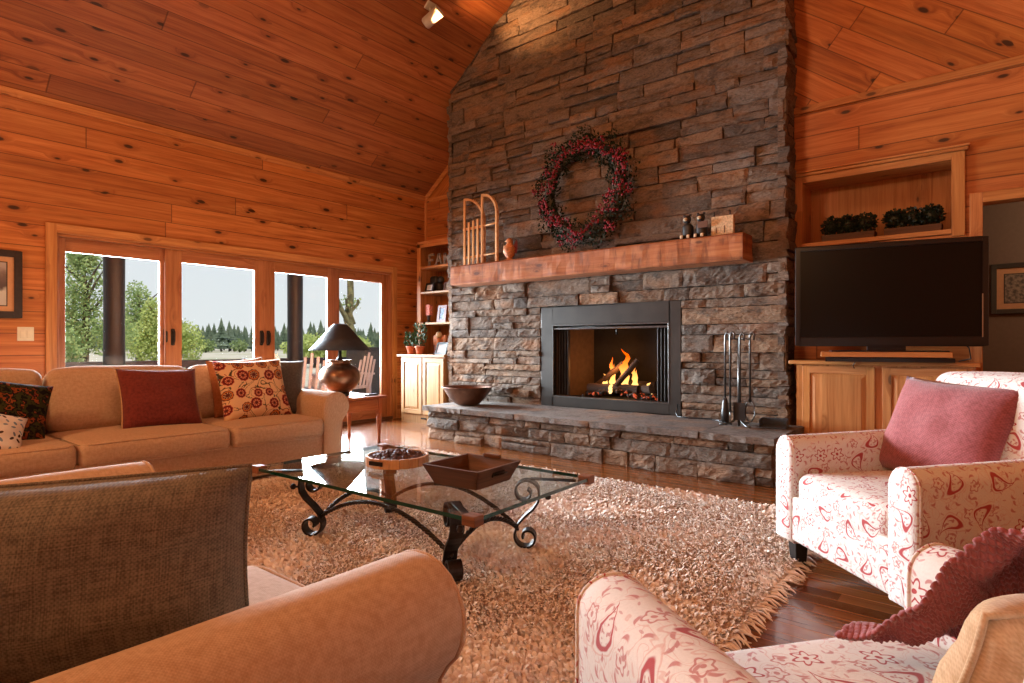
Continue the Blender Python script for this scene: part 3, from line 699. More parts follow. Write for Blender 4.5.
light('POINT', 'hall_fill', (1.2, 6.6, 2.2), 32, (1., .72, .5), shadow_soft_size=.1)  # unseen fill light added to lift the dark hall wall
light('SUN', 'sun', (0, 0, 20), 4.5, (1, .93, .82), (-12, 6, 0), angle=.02)
WARM = (1., .57, .27)
for x, y, z, e in ((-3.4, -2.4, 3.2, 310), (.2, -2.4, 3.2, 130), (-2.6, 1.6, 4.7, 115)):
    light('POINT', 'room_lamp', (x, y, z), e, WARM, shadow_soft_size=.3)
light('SPOT', 'accent_spot', (-4.55, 4.25, 4.38), 160, (1., .5, .2), (-3.75, 5.25, 5.0), spot_size=math.radians(75), spot_blend=.8, shadow_soft_size=.06)
SC.cycles.use_denoising = True
SC.cycles.max_bounces = 10; SC.cycles.diffuse_bounces = 5; SC.cycles.transparent_max_bounces = 16
# ------------------------------------------------------------------ sofas
def roll_arm_profile():
    """outline in (x, z): inner side at x=0, outer roll at x>0"""
    p = [(0, .06), (0, .46)]
    c, r = (.115, .525), .115
    for i in range(15):
        a = PI - (PI * 1.28) * i / 14; p.append((c[0] + r * math.cos(a), c[1] + r * math.sin(a)))
    p += [(.165, .40), (.15, .3), (.148, .06)]
    return p
def roll_arm(m, x0, sx, y0, y1, mat=0):
    """sx=+1: the roll faces +x.  y0 back, y1 front"""
    P = roll_arm_profile(); cx, cz = .08, .35
    ys = [(y0, 1.), (y1 - .05, 1.), (y1 - .018, .995), (y1 - .004, .975), (y1, .93), (y1 + .004, .6), (y1 + .005, .0)]
    n0 = 8; ys = [(y0 + (y1 - .05 - y0) * i / n0, 1.) for i in range(n0)] + ys[1:]
    N = len(P); vs = []; uvs = []; per = [0]
    for i in range(1, N): per.append(per[-1] + math.hypot(P[i][0] - P[i - 1][0], P[i][1] - P[i - 1][1]))
    for j, (y, s) in enumerate(ys):
        for i, (x, z) in enumerate(P):
            X = cx + (x - cx) * s; Z = cz + (z - cz) * s
            wob = .004 * mnoise.noise(Vector((x * 6 + x0, y * 5, z * 6)))
            vs.append((x0 + sx * (X + wob), y, Z + wob)); uvs.append((y + (1 - s) * .2, per[i]))
    fs = []
    for j in range(len(ys) - 1):
        for i in range(N):
            i1 = (i + 1) % N
            f = (j * N + i, (j + 1) * N + i, (j + 1) * N + i1, j * N + i1); fs.append(f if sx > 0 else f[::-1])
    m.add(vs, fs, uvs, True, mat)
    m.add([vs[i] for i in range(N)], [tuple(range(N)) if sx < 0 else tuple(range(N))[::-1]], None, False, mat)
    pts = [(x0 + sx * (cx + (x - cx) * .985), y1 - .008, cz + (z - cz) * .985) for x, z in P]
    return pts
def make_sofa(name, label, loc, rotz, W, seats, depth=1.0, seat_z=.44, back_z=.86, fab='sofa_linen', cat='sofa'):
    """local: width along X from 0 to W, back at y=0, front at y=depth. seats: inner split positions"""
    t = thing(name, label, cat, loc, rotz)
    m = MB(); m.rbox((W / 2, depth / 2 - .02, .19), (W - .3, depth - .06, .26), .02, 6, 2); m.build('base', fab, t)
    m = MB(); m.rbox((W / 2, .11, .42), (W - .28, .2, .66), .07, 8, 3); m.build('back_frame', fab, t)
    for x0, sx in ((.16, -1), (W - .16, 1)):
        m = MB(); pts = roll_arm(m, x0, sx, .0, depth - .02); a = m.build('arm', fab, t)
        MB().tube(pts, .005, 6, caps=True).build('piping', fab, a)
    for i in range(len(seats) - 1):
        a, b = seats[i], seats[i + 1]; w = b - a
        m = MB(); m.rbox(((a + b) / 2, depth / 2 + .1, seat_z - .075), (w - .008, depth - .2, .15), .045, 6, 3, (0, .012, .022), wob=.003); c = m.build('seat_cushion', fab, t)
        for zz in (seat_z - .012, seat_z - .14):
            yf = depth - .02 + .018; xa, xb = a + .03, b - .03
            MB().tube([(a + .012, .35, zz), (a + .012, yf - .07, zz), (a + .03, yf - .022, zz), (a + .06, yf - .006, zz), (b - .06, yf - .006, zz), (b - .03, yf - .022, zz), (b - .012, yf - .07, zz), (b - .012, .35, zz)], .0045, 6).build('piping', fab, c)
        bh = back_z - seat_z + .04
        m = MB(); xf = Matrix.Translation(((a + b) / 2, .30, seat_z - .03)) @ Matrix.Rotation(math.radians(11), 4, 'X')
        m.rbox((0, 0, bh / 2 + .02), (w - .01, .2, bh), .07, 7, 4, (.006, .05, .02), xf=xf, wob=.012); c = m.build('back_cushion', fab, t)
        pts = []
        for q in range(24):
            u = -1 + 2 * q / 23; pts.append(xf @ Vector(((w / 2 - .028) * u, -.0 + .075, bh + .0 - .03 * abs(u) ** 6 + .008 * mnoise.noise(Vector((u * 3 + a, 1, 1))))))
        MB().tube(pts, .005, 6).build('piping', fab, c)
    for x in (.22, W - .22):
        for y in (.12, depth - .14):
            m = MB(); m.box((x, y, .035), (.07, .07, .07), taper=(.8, .8)); m.build('foot', 'leg_black', t)
    return t
# window sofa: front faces +x world; local x -> +y world
make_sofa('sofa', 'long tan three-seat sofa with its back to the glass patio doors', (-5.12, -.10, 0), 0, 2.85, [.16, .90, 1.79, 2.69], 1.02, .445, .83)
ws = bpy.data.objects['sofa']; ws.location = (-5.12, 2.85, 0); ws.rotation_euler = (0, 0, -PI / 2)   # local +y -> world +x
for ch in ws.children: pass
# near loveseat: faces +y world
LX0, LX1 = -2.33, -.82
make_sofa('loveseat', 'tan roll-arm loveseat seen from behind in front of the glass coffee table', (LX0, -.37, 0), 0, LX1 - LX0, [.16, (LX1 - LX0) / 2, LX1 - LX0 - .16], 1.18, .45, .8)

bpy.data.objects['loveseat'].scale = (1, 1, .965)
def cushion(name, label, fab, w, h, t, loc, yaw, lean=20, roll=0, pipe=None, back=None, sd=None, group=None, wr=.008, cat='cushion', sag=.0, pin=.07):
    """loc: middle of the bottom edge; the front faces -Y before yaw; lean tips the top backwards"""
    e = Matrix.Rotation(yaw, 4, 'Z') @ Matrix.Rotation(-math.radians(lean), 4, 'X') @ Matrix.Rotation(math.radians(roll), 4, 'Y')
    sd = R(0, 90) if sd is None else sd
    mats = [fab] + ([back] if back else [])
    o = pillow_mb(w, h, t, 0, 18, pin, wr, sd, 1 if back else None, sag).build(name, mats, loc=loc, rot=e.to_euler())
    tag(o, label, cat, group)
    if pipe: piping(w, h, pin, .005, 14, sag).build('piping', pipe, o)
    return o
FX = PI / 2          # front towards +x
cushion('throw_pillow', 'dark red woven pillow on the middle of the tan window sofa', 'red_chenille', .52, .45, .17, (-4.47, 1.65, .44), FX, 24, 2, pipe='tan_canvas', back=None)
cushion('throw_pillow', 'cream pillow printed with red and orange medallion flowers and dark vines', 'suzani_print', .56, .5, .17, (-4.43, 2.32, .44), FX, 22, -1)
cushion('throw_pillow', 'plain dark grey pillow in the corner behind the flower medallion pillow', 'slate_cotton', .5, .48, .15, (-4.62, 2.52, .44), FX - .35, 16, 4)
cushion('throw_pillow', 'rust orange pillow peeping out above the flower medallion pillow', 'rust_cotton', .46, .46, .13, (-4.66, 2.3, .46), FX, 12, -3)
cushion('throw_pillow', 'dark folk-pattern tapestry pillow leaning at the end of the window sofa', 'folk_tapestry', .43, .4, .13, (-4.46, .77, .45), FX + .1, 24, 14)
cushion('throw_pillow', 'white pillow with small blue and brown sprigs at the front edge of the window sofa', 'sprig_cotton', .42, .27, .14, (-4.20, .62, .45), FX + .2, 40, 20)
# big grey cushion leaning on the loveseat's arm
gp = cushion('large_pillow', 'large grey-brown linen pillow leaning inside the near arm of the loveseat', 'grey_linen', .8, .345, .3, (-1.288, .205, .438), math.radians(63), 7, 0, pipe='grey_linen', wr=.022, pin=.03)

# ------------------------------------------------------------------ armchairs
def make_armchair(label, loc, rotz):
    """local: faces +y, centre of the front edge at the origin"""
    W, D, AH, SH, T = .86, .86, .6, .43, .135; F = 'paisley_linen'
    t = thing('armchair', label, 'armchair', loc, rotz)
    m = MB(); m.rbox((0, -D / 2 - .01, .215), (W - 2 * T + .02, D - .04, .19), .02, 6, 2); m.build('base', F, t)
    for sx in (-1, 1):
        m = MB(); xc = sx * (W / 2 - T / 2)
        # arm: straight panel with a softly rounded top, front edge a little proud
        P = [(-T / 2, .12), (-T / 2, AH - .06)] + [(-T / 2 * math.cos(a), AH - .06 + .06 * math.sin(a)) for a in [PI * q / 10 for q in range(1, 10)]] + [(T / 2, AH - .06), (T / 2, .12)]
        N = len(P); ys = [(-D + .06 + (D - .12) * q / 7, 1.) for q in range(8)] + [(-.02, 1.), (-.006, .985), (0, .95), (.003, .5), (.004, 0.)]
        vs = []; uvs = []; per = [0]
        for q in range(1, N): per.append(per[-1] + math.hypot(P[q][0] - P[q - 1][0], P[q][1] - P[q - 1][1]))
        for y, s in ys:
            rise = .035 * (-y / D)
            for q, (x, z) in enumerate(P):
                zz = .36 + (z - .36) * s
                vs.append((xc + x * s, y, zz + (rise if z > .3 else 0))); uvs.append(((y + (1 - s) * .0) + xc * 3, per[q]) if s == 1 else (xc * 3 + x * s + .4, zz))
        fs = [(j * N + q, (j + 1) * N + q, (j + 1) * N + (q + 1) % N, j * N + (q + 1) % N) for j in range(len(ys) - 1) for q in range(N)]
        m.add(vs, fs, uvs, True); a = m.build('arm', F, t)
        MB().tube([(xc + x * .985, -.012, .36 + (z - .36) * .995) for x, z in P], .0045, 6).build('piping', F, a)
    m = MB(); m.rbox((0, -D / 2 + .0, SH - .07), (W - 2 * T - .006, D - .02, .17), .05, 7, 3, (0, .018, .028), wob=.003); m.build('seat_cushion', F, t)
    m = MB(); m.rbox((0, -.018, .235), (W - .02, .03, .2), .012, 6, 2); m.build('front_rail', F, t)
    xf = Matrix.Translation((0, -D + .1, .16)) @ Matrix.Rotation(math.radians(9), 4, 'X')
    m = MB(); m.rbox((0, 0, .36), (W - .1, .17, .76), .075, 8, 4, (0, .02, .012), xf=xf); m.build('backrest', F, t)
    m = MB(); m.rbox((0, .13, .47), (W - 2 * T - .02, .15, .5), .06, 7, 4, (0, .05, .01), xf=xf, wob=.006); m.build('back_cushion', F, t)
    for x in (-W / 2 + .07, W / 2 - .07):
        for y in (-.07, -D + .09):
            m = MB(); m.box((x, y, .065), (.065, .065, .13), taper=(.75, .75)); m.build('leg', 'leg_black', t, .003)
    return t
c1 = make_armchair('paisley armchair beside the television cabinet with a rose red pillow in it', (-.50, 2.66, 0), math.radians(135))
c2 = copy_tree(c1); c2.location = (-.33, 1.25, 0); c2.rotation_euler = (0, 0, math.radians(52)); c2['label'] = 'nearest paisley armchair with a rose knitted throw and tan pillow on it'
def at_chair(c, p): return c.matrix_basis @ Vector(p)
cushion('throw_pillow', 'rose red chenille pillow with a tan edge against the back of the far paisley armchair', 'rose_chenille', .56, .46, .16, at_chair(c1, (.08, -.46, .445)), math.radians(135) + PI + .12, 24, 2, pipe=None, back='tan_canvas')
cushion('throw_pillow', 'tan canvas pillow under the knitted throw on the nearest armchair', 'tan_canvas', .44, .26, .17, at_chair(c2, (.15, -.38, .455)), math.radians(52) + PI - .05, 22, 0, pipe='tan_canvas')
# knitted throw: waffle sheet draped over the pillow
th_ = MB(); M2 = c2.matrix_basis
KEY = [(-.14, .485), (-.19, .50), (-.25, .56), (-.285, .645), (-.35, .725), (-.465, .765), (-.56, .74)]
def drape(a, b):
    x = .01 + .25 * a + .015 * math.sin(b * 5) + .13 * b; q = b * (len(KEY) - 1); i = min(int(q), len(KEY) - 2); f = q - i; f = f * f * (3 - 2 * f) * .5 + f * .5
    y = KEY[i][0] + (KEY[i + 1][0] - KEY[i][0]) * f; z = KEY[i][1] + (KEY[i + 1][1] - KEY[i][1]) * f
    z += .016 + .016 * math.sin(a * 13 + b * 4) + .012 * mnoise.noise(Vector((a * 5, b * 6, 2)))
    k_ = .003 * math.sin(a * .26 / .008 * PI) * math.sin(b * .62 / .008 * PI)
    return M2 @ Vector((x, y + k_ * .6, z + k_))
th_.surf(drape, 140, 300, 0, None, lambda a, b: (a * .36, b))
o = th_.build('knitted_throw', 'rose_chenille'); md = o.modifiers.new('thick', 'SOLIDIFY'); md.thickness = .008
tag(o, 'rose pink waffle-knit throw draped over the tan pillow on the nearest armchair', 'throw')

# ------------------------------------------------------------------ rug
RX0, RX1, RY0, RY1 = -4.55, -.70, .85, 3.84
def make_rug():
    m = MB(); m.bb((RX0, RY0, .0), (RX1, RY1, .012)); o = m.build('shag_rug', 'rug_wool')
    tag(o, 'large cream shag rug with fringed ends under the glass coffee table', 'rug')
    rng = np.random.default_rng(3); N = 90000
    cx = rng.uniform(RX0, RX1, N); cy = rng.uniform(RY0, RY1, N)
    # denser where the camera is near is not needed: even pile
    h = rng.uniform(.014, .03, N)
    fld = lambda x, y: np.sin(x * 5.1 + 1.7 * np.sin(y * 3.3)) + np.sin(y * 4.3 + 1.3 * np.sin(x * 2.9 + 1)) 
    ang = fld(cx, cy) * 1.3 + rng.normal(0, .9, N) - 1.2
    lean = rng.uniform(.008, .026, N); wd = rng.uniform(.006, .011, N)
    dx, dy = np.cos(ang), np.sin(ang); px, py = -dy, dx
    V = np.zeros((N, 7, 3), np.float32)
    for k_, (s, z, wk) in enumerate(((0, .008, 1.), (.55, .75, 1.), (1., 1., .55))):
        for e, sg in enumerate((-1, 1)):
            V[:, k_ * 2 + e, 0] = cx + dx * lean * s + px * wd * wk * sg; V[:, k_ * 2 + e, 1] = cy + dy * lean * s + py * wd * wk * sg
            V[:, k_ * 2 + e, 2] = (.01 if k_ == 0 else .01 + h * z)
    V[:, 6, 0] = cx + dx * lean * 1.35; V[:, 6, 1] = cy + dy * lean * 1.35; V[:, 6, 2] = .01 + h * .82
    base = np.arange(N)[:, None] * 7
    quads = np.concatenate([base + np.array([[0, 1, 3, 2]]), base + np.array([[2, 3, 5, 4]])], 1).reshape(-1, 4); tris = (base + np.array([[4, 5, 6]]))
    me = bpy.data.meshes.new('pile'); nv = N * 7; nq = len(quads); ntr = len(tris)
    me.vertices.add(nv); me.vertices.foreach_set('co', V.reshape(-1))
    me.loops.add(nq * 4 + ntr * 3); me.loops.foreach_set('vertex_index', np.concatenate([quads.reshape(-1), tris.reshape(-1)]).astype(np.int32))
    me.polygons.add(nq + ntr); st = np.concatenate([np.arange(nq) * 4, nq * 4 + np.arange(ntr) * 3]).astype(np.int32); me.polygons.foreach_set('loop_start', st)
    me.polygons.foreach_set('use_smooth', np.ones(nq + ntr, bool))
    at = me.attributes.new('tint', 'FLOAT', 'FACE'); tn = rng.uniform(0, 1, N).astype(np.float32)
    at.data.foreach_set('value', np.concatenate([np.repeat(tn, 2), tn]))
    me.materials.append(MATS['rug_wool']); me.update(); me.validate()
    p = bpy.data.objects.new('pile', me); COL.objects.link(p); p.parent = o; p['kind'] = 'stuff'
    # fringe tassels on both short ends
    m = MB()
    for xe, sg in ((RX1, 1), (RX0, -1)):
        y = RY0 + .01
        while y < RY1:
            m.ct = R(.3, 1.); l = R(.035, .075); a = R(-.03, .03)
            m.tube([(xe - sg * .01, y, .016), (xe + sg * l * .4, y + a * .4, .02), (xe + sg * l * .8, y + a, .01), (xe + sg * l, y + a * 1.6, .006)], [.004, .0045, .004, .0015], 5)
            y += R(.009, .02)
    f = m.build('fringe', 'rug_wool', o, tint=True, weld=False); f['kind'] = 'stuff'
make_rug()

# ------------------------------------------------------------------ coffee table
TC, TR, TZ = (-2.27, 2.01), math.radians(2.), .378
ct = thing('coffee_table', 'glass-topped coffee table with scrolled wrought iron legs on the shag rug', 'coffee table', (TC[0], TC[1], .015), TR)
TL, TW = 1.54, .88; gz = TZ - .015
m = MB(); a, b = TL / 2, TW / 2
m.add([(-a, -b, gz), (a, -b, gz), (a, b, gz), (-a, b, gz), (-a, -b, gz - .016), (a, -b, gz - .016), (a, b, gz - .016), (-a, b, gz - .016)], [(0, 1, 2, 3), (7, 6, 5, 4)], None, False, 0)
m.add([(-a, -b, gz), (a, -b, gz), (a, b, gz), (-a, b, gz), (-a, -b, gz - .016), (a, -b, gz - .016), (a, b, gz - .016), (-a, b, gz - .016)], [(0, 4, 5, 1), (1, 5, 6, 2), (2, 6, 7, 3), (3, 7, 4, 0)], None, False, 1)
m.build('glass_top', ['table_glass', 'glass_edge'], ct, weld=False)

def leg_path():
    """flat bar in (r, z): r outward. upper spiral, outer shoulder, S-bend inward, foot spiral turning outward"""
    P = []
    c, n = (-.075, .283), 24
    for i in range(n):
        q = i / (n - 1); an = math.radians(20 + 400 * (1 - q)) ; r = .018 + .05 * q      # ends at 20 deg, outer side
        P.append((c[0] + r * math.cos(an), c[1] + r * math.sin(an)))
    P += [(-.008, .27), (-.012, .24), (-.035, .205), (-.075, .17), (-.11, .13), (-.125, .09)]
    c = (-.068, .068)
    for i in range(n):
        q = i / (n - 1); an = math.radians(165 + 400 * q); r = .062 - .044 * q
        P.append((c[0] + r * math.cos(an), c[1] + r * math.sin(an)))
    return P
LP = leg_path(); LR = {}
for sx in (-1, 1):
    for sy in (-1, 1):
        an = math.atan2(sy * .62, sx * 1.); d = Vector((math.cos(an), math.sin(an), 0)); base = Vector((sx * .56, sy * .30, 0))
        wd = Vector((-d.y, d.x, 0)); pts = [base + d * r + Vector((0, 0, z)) for r, z in LP]
        m = MB(); m.strip(pts, wd, .062, .01); l = m.build('leg', 'iron', ct, .0015)
        m = MB(); m.lathe([(0, -.016), (.011, -.012), (.016, 0), (.011, .012), (0, .016)], 10, base + d * .035 + Vector((0, 0, .262))); m.tube([base + d * .0 + Vector((0, 0, .262)), base + d * .03 + Vector((0, 0, .262))], .006, 6); m.build('finial', 'iron', l)
        # iron arm carrying the glass corner
        m = MB(); m.strip([base + d * -.05 + Vector((0, 0, .349)), base + d * .1 + Vector((0, 0, .345)), base + d * .17 + Vector((0, 0, .343))], wd, .03, .007); m.build('bracket', 'iron', l)
        m = MB(); m.box((sx * (TL / 2 - .025), sy * (TW / 2 - .02), gz - .012), (.065, .055, .04), grain=0); m.build('corner_block', 'block_wood', ct, .004)
        LR[sx, sy] = base + d * -.115 + Vector((0, 0, .1))
def twist(a, b, rise):
    m = MB(); a, b = Vector(a), Vector(b); n = 70
    side = (b - a).cross(Vector((0, 0, 1))).normalized()
    for ph in (0, 2 * PI / 3, 4 * PI / 3):
        pts = []
        for i in range(n + 1):
            q = i / n; p = a.lerp(b, q) + Vector((0, 0, rise * math.sin(PI * q) ** .8)); w_ = ph + q * (b - a).length * 95
            pts.append(p + (side * math.cos(w_) + Vector((0, 0, 1)) * math.sin(w_)) * .0065)
        m.tube(pts, .0062, 5)
    return m.build('twisted_stretcher', 'iron', ct, weld=False)
twist(LR[-1, -1], LR[1, -1], .15); twist(LR[-1, 1], LR[1, 1], .15); twist(LR[-1, -1], LR[-1, 1], .1); twist(LR[1, -1], LR[1, 1], .1)
TT = TZ + .001
# round stave tray with dried pods
def onT(x, y): return (x, y, TT)
rt = thing('round_tray', 'round wooden stave tray filled with dried brown pods on the glass table', 'tray', onT(-2.5, 2.08))
m = MB()
for i in range(20):
    a0, a1 = 2 * PI * i / 20, 2 * PI * (i + 1) / 20 - .012; r0, r1 = .155, .169
    for z0, z1 in ((0, .05),):
        q = [(r1 * math.cos(a0), r1 * math.sin(a0)), (r1 * math.cos(a1), r1 * math.sin(a1)), (r0 * math.cos(a1), r0 * math.sin(a1)), (r0 * math.cos(a0), r0 * math.sin(a0))]
        m.prism(q, 2, z0, z1, grain=2)
m.build('stave_wall', 'tray_oak', rt, .002)
m = MB(); m.lathe([(0, 0), (.158, 0), (.158, .01), (0, .01)], 24); m.build('tray_bottom', 'walnut', rt)
for an in (-80, 100):
    m = MB(); an = math.radians(an); c = Vector((math.cos(an), math.sin(an), 0)); w_ = Vector((-c.y, c.x, 0))
    m.strip([c * .171 + w_ * x + Vector((0, 0, .028)) for x in (-.045, -.02, .02, .045)], (0, 0, 1), .022, .004)
    m.build('handle', 'iron', rt)
m = MB(); 
for i in range(330):
    a, r = R(0, 2 * PI),   .145 * math.sqrt(random.random()); z = .036 + .03 * (1 - (r / .15) ** 2) * R(.3, 1) ; s = R(.007, .013)
    xf = Matrix.Translation((r * math.cos(a), r * math.sin(a), z)) @ Euler((R(0, 6), R(0, 6), R(0, 6))).to_matrix().to_4x4()
    m.lathe([(0, -1.3 * s), (.75 * s, -.7 * s), (s, .1 * s), (.6 * s, .9 * s), (0, 1.5 * s)], 6, xf=xf)
m.lathe([(.145, .012), (.145, .034), (.08, .046), (0, .052)], 16)
o = m.build('dried_pods', 'pod_brown', weld=False, loc=onT(-2.5, 2.08)); tag(o, 'heap of small dried brown pods filling the round wooden tray', 'dried pods', kind='stuff')
# square dough tray with flared sides
dt = thing('dough_tray', 'square dark wooden tray with flared sides and iron handles on the glass table', 'tray', onT(-1.90, 2.03), math.radians(4))
b0, t0, hh, th_w = .125, .165, .09, .012
m = MB()
for k_ in range(4):
    xf = Matrix.Rotation(PI / 2 * k_, 4, 'Z')
    vs = [(-b0, -b0, 0), (b0, -b0, 0), (t0, -t0, hh), (-t0, -t0, hh), (-b0, -b0 + th_w, 0), (b0, -b0 + th_w, 0), (t0, -t0 + th_w, hh), (-t0, -t0 + th_w, hh)]
    m.add(vs, [(0, 1, 2, 3), (7, 6, 5, 4), (3, 2, 6, 7), (0, 4, 5, 1), (1, 5, 6, 2), (0, 3, 7, 4)], None, False, 0, xf, 0)
m.bb((-b0, -b0, 0), (b0, b0, .012)); m.build('tray_body', 'walnut', dt)
for sx in (-1, 1):
    m = MB(); m.box((sx * .152, 0, .062), (.006, .09, .034), xf=None); x_ = sx * .158
    m.tube([(x_, -.035, .055), (x_ + sx * .02, -.03, .06), (x_ + sx * .022, 0, .06), (x_ + sx * .02, .03, .06), (x_, .035, .055)], .005, 6); m.build('handle', 'iron', dt)
m = MB(); m.bb((-.05, t0 - .022, hh - .002), (.05, t0 - .004, hh + .016)); m.build('grip', 'walnut', dt, .004)

# ------------------------------------------------------------------ side table and lamp
st = thing('side_table', 'small cherry side table with turned legs beside the arm of the window sofa', 'side table', (-5.27, 3.68, 0))
sw, sd_, sh = .60, .56, .49
m = MB(); m.rbox((0, 0, sh - .0125), (sw + .05, sd_ + .05, .025), .008, 3, 2); m.build('table_top', 'cherry', st)
m = MB(); m.bb((-sw / 2 + .02, -sd_ / 2 + .02, sh - .15), (sw / 2 - .02, sd_ / 2 - .02, sh - .025)); m.build('apron', 'cherry', st, .003)
m = MB(); m.bb((sw / 2 - .022, -sd_ / 2 + .08, sh - .135), (sw / 2 - .008, sd_ / 2 - .08, sh - .04)); d_ = m.build('drawer', 'cherry', st, .003)
for sx in (-1, 1):
    for sy in (-1, 1):
        m = MB(); x_, y_ = sx * (sw / 2 - .04), sy * (sd_ / 2 - .04)
        m.box((x_, y_, sh - .1), (.052, .052, .17)); m.lathe([(0, 0), (.016, 0), (.02, .015), (.014, .05), (.018, .12), (.026, .22), (.028, .26), (.018, .285), (.024, .3), (.016, .315), (.026, .33)], 14, (x_, y_, 0)); m.build('leg', 'cherry', st)
o = MB().rbox((0, 0, .009), (.05, .16, .018), .007, 2, 2).build('remote_control', 'plastic_black', loc=(-5.06, 3.86, sh), rot=(0, 0, .1)); tag(o, 'black remote control on the cherry side table', 'remote control')
lp = thing('table_lamp', 'bronze jar table lamp with a wide black cone shade on the side table', 'lamp', (-5.27, 3.62, sh))
m = MB(); m.lathe([(0, 0), (.09, 0), (.1, .01), (.1, .035), (.085, .045), (0, .045)], 28); m.build('lamp_foot', 'plastic_black', lp)
m = MB(); m.lathe([(0, .04), (.1, .045), (.16, .09), (.2, .15), (.212, .205), (.2, .255), (.165, .3), (.12, .325), (.105, .335), (.105, .36), (.125, .368), (.12, .376), (.0, .376)], 32); m.build('lamp_jar', 'bronze', lp)
m = MB(); m.lathe([(0, .37), (.03, .37), (.03, .4), (.018, .41), (.018, .52), (0, .52)], 16); m.build('lamp_neck', 'black_steel', lp)
m = MB(); m.lathe([(.315, .475), (.2, .6), (.1, .715), (.075, .74), (.06, .748), (.05, .748), (.07, .735), (.095, .71), (.195, .597), (.31, .475), (.315, .475)], 40); m.build('lamp_shade', 'shade_black', lp)
m = MB(); m.lathe([(0, .52), (.02, .53), (.03, .57), (.02, .61), (0, .62)], 14); m.build('bulb', 'ivory_plastic', lp)
m = MB(); m.tube([(-.07, 0, .735), (.07, 0, .735)], .003, 5); m.tube([(0, 0, .6), (0, 0, .76)], .004, 5); m.build('harp', 'black_steel', lp)
# ------------------------------------------------------------------ fireplace
ins = thing('fireplace_insert', 'dark steel framed fireplace with mesh screens set into the stone chimney', 'fireplace', ((IX0 + IX1) / 2, CY, HZ))
iw, ih = (IX1 - IX0) / 2, IZ1 - HZ
ox0, ox1, oz0, oz1 = -.65, .69, .105, .875            # opening in local x / z
m = MB(); y0, y1 = -.03, .03; b = .004
m.bb((-iw + b, y0, b), (ox0, y1, ih - b)); m.bb((ox1, y0, b), (iw - b, y1, ih - b)); m.bb((ox0, y0, oz1), (ox1, y1, ih - b)); m.bb((ox0, y0, b), (ox1, y1, oz0)); m.build('surround', 'gunmetal', ins, .006)
m = MB(); e = .012
m.bb((ox0, y0 - .004, oz0), (ox0 + e, y1, oz1)); m.bb((ox1 - e, y0 - .004, oz0), (ox1, y1, oz1)); m.bb((ox0, y0 - .004, oz0), (ox1, y1, oz0 + e)); m.bb((ox0, y0 - .004, oz1 - e), (ox1, y1, oz1)); m.bb((ox0, y0 + .01, oz1 - .05), (ox1, y1, oz1 - .03)); m.build('inner_rim', 'tool_steel', ins, .002)
bx0, bx1, yb = -.5, .5, .58
m = MB()
m.add([(ox0, .03, .1), (bx0, yb, .1), (bx0, yb, .95), (ox0, .03, .95)], [(0, 1, 2, 3)]); m.build('side_panel', 'firebrick', ins, weld=False); m = MB(); m.add([(ox1, .03, .1), (bx1, yb, .1), (bx1, yb, .95), (ox1, .03, .95)], [(3, 2, 1, 0)])
m.build('side_panel', 'firebrick', ins, weld=False)
m = MB(); m.bb((bx0, yb, .08), (bx1, yb + .02, .97)); m.bb((ox0, .03, .08), (ox1, yb, .1)); m.bb((ox0, .03, .95), (ox1, yb + .02, .97)); m.build('firebox', 'soot', ins)
for sx, xa in ((1, ox0 + .015), (-1, ox1 - .015)):     # pleated chain-mesh screens drawn to the sides
    m = MB(); m.surf(lambda a, b, sx=sx, xa=xa: (xa + sx * .15 * a, .055 + .016 * math.sin(a * 26), .12 + .73 * b), 40, 2); m.build('mesh_screen', 'black_steel', ins)
m = MB(); m.tube([(ox0 + .01, .055, .855), (ox1 - .01, .055, .855)], .008, 6); m.build('screen_rod', 'black_steel', ins)
m = MB(); m.tube([(.1, .04, .86), (.1, .03, .80), (.1, .035, .77)], .01, 6); m.build('damper_pull', 'black_steel', ins)
FX_, FY_, FZ_ = ins.location.x, CY, HZ
m = MB()
for i in range(230):
    x, y = R(-.36, .42), R(.12, .42); s = R(.014, .032); xf = Matrix.Translation((x, y, .115 + R(0, .03) + .05 * max(0, 1 - abs(x) * 2.5))) @ Euler((R(0, 6), R(0, 6), R(0, 6))).to_matrix().to_4x4()
    m.rbox((0, 0, 0), (s * 1.6, s * 1.2, s), s * .3, 1, 1, xf=xf)
o = m.build('ember_bed', 'ember', weld=False, loc=(FX_, FY_, FZ_)); tag(o, 'bed of dark coals and glowing embers under the burning logs', 'embers', kind='stuff')
for lab, a, b, r in (('charred log lying level along the front of the fire', (-.33, .2, .2), (.24, .23, .2), .05), ('thin charred log slanting up to the right behind the fire', (-.32, .3, .2), (.02, .33, .47), .034),
                     ('charred log leaning up to the right across the flames', (.0, .2, .24), (.2, .3, .5), .03), ('short charred log at the right end of the fire', (.16, .3, .19), (.4, .2, .22), .045), ('charred log lying level at the back of the fire', (-.3, .42, .21), (.35, .42, .23), .055)):
    A, B = Vector(a), Vector(b); n = 8; m = MB(); sd = R(0, 50)
    m.tube([A.lerp(B, q / n) + Vector((0, .012 * mnoise.noise(Vector((q, sd, 0))), .012 * mnoise.noise(Vector((q, sd, 5))))) for q in range(n + 1)], [r * (1 + .18 * mnoise.noise(Vector((q * .9, sd, 1)))) for q in range(n + 1)], 9)
    o = m.build('firewood_log', 'burnt_log', weld=False, loc=(FX_, FY_, FZ_)); tag(o, lab, 'log', 'logs on the fire')
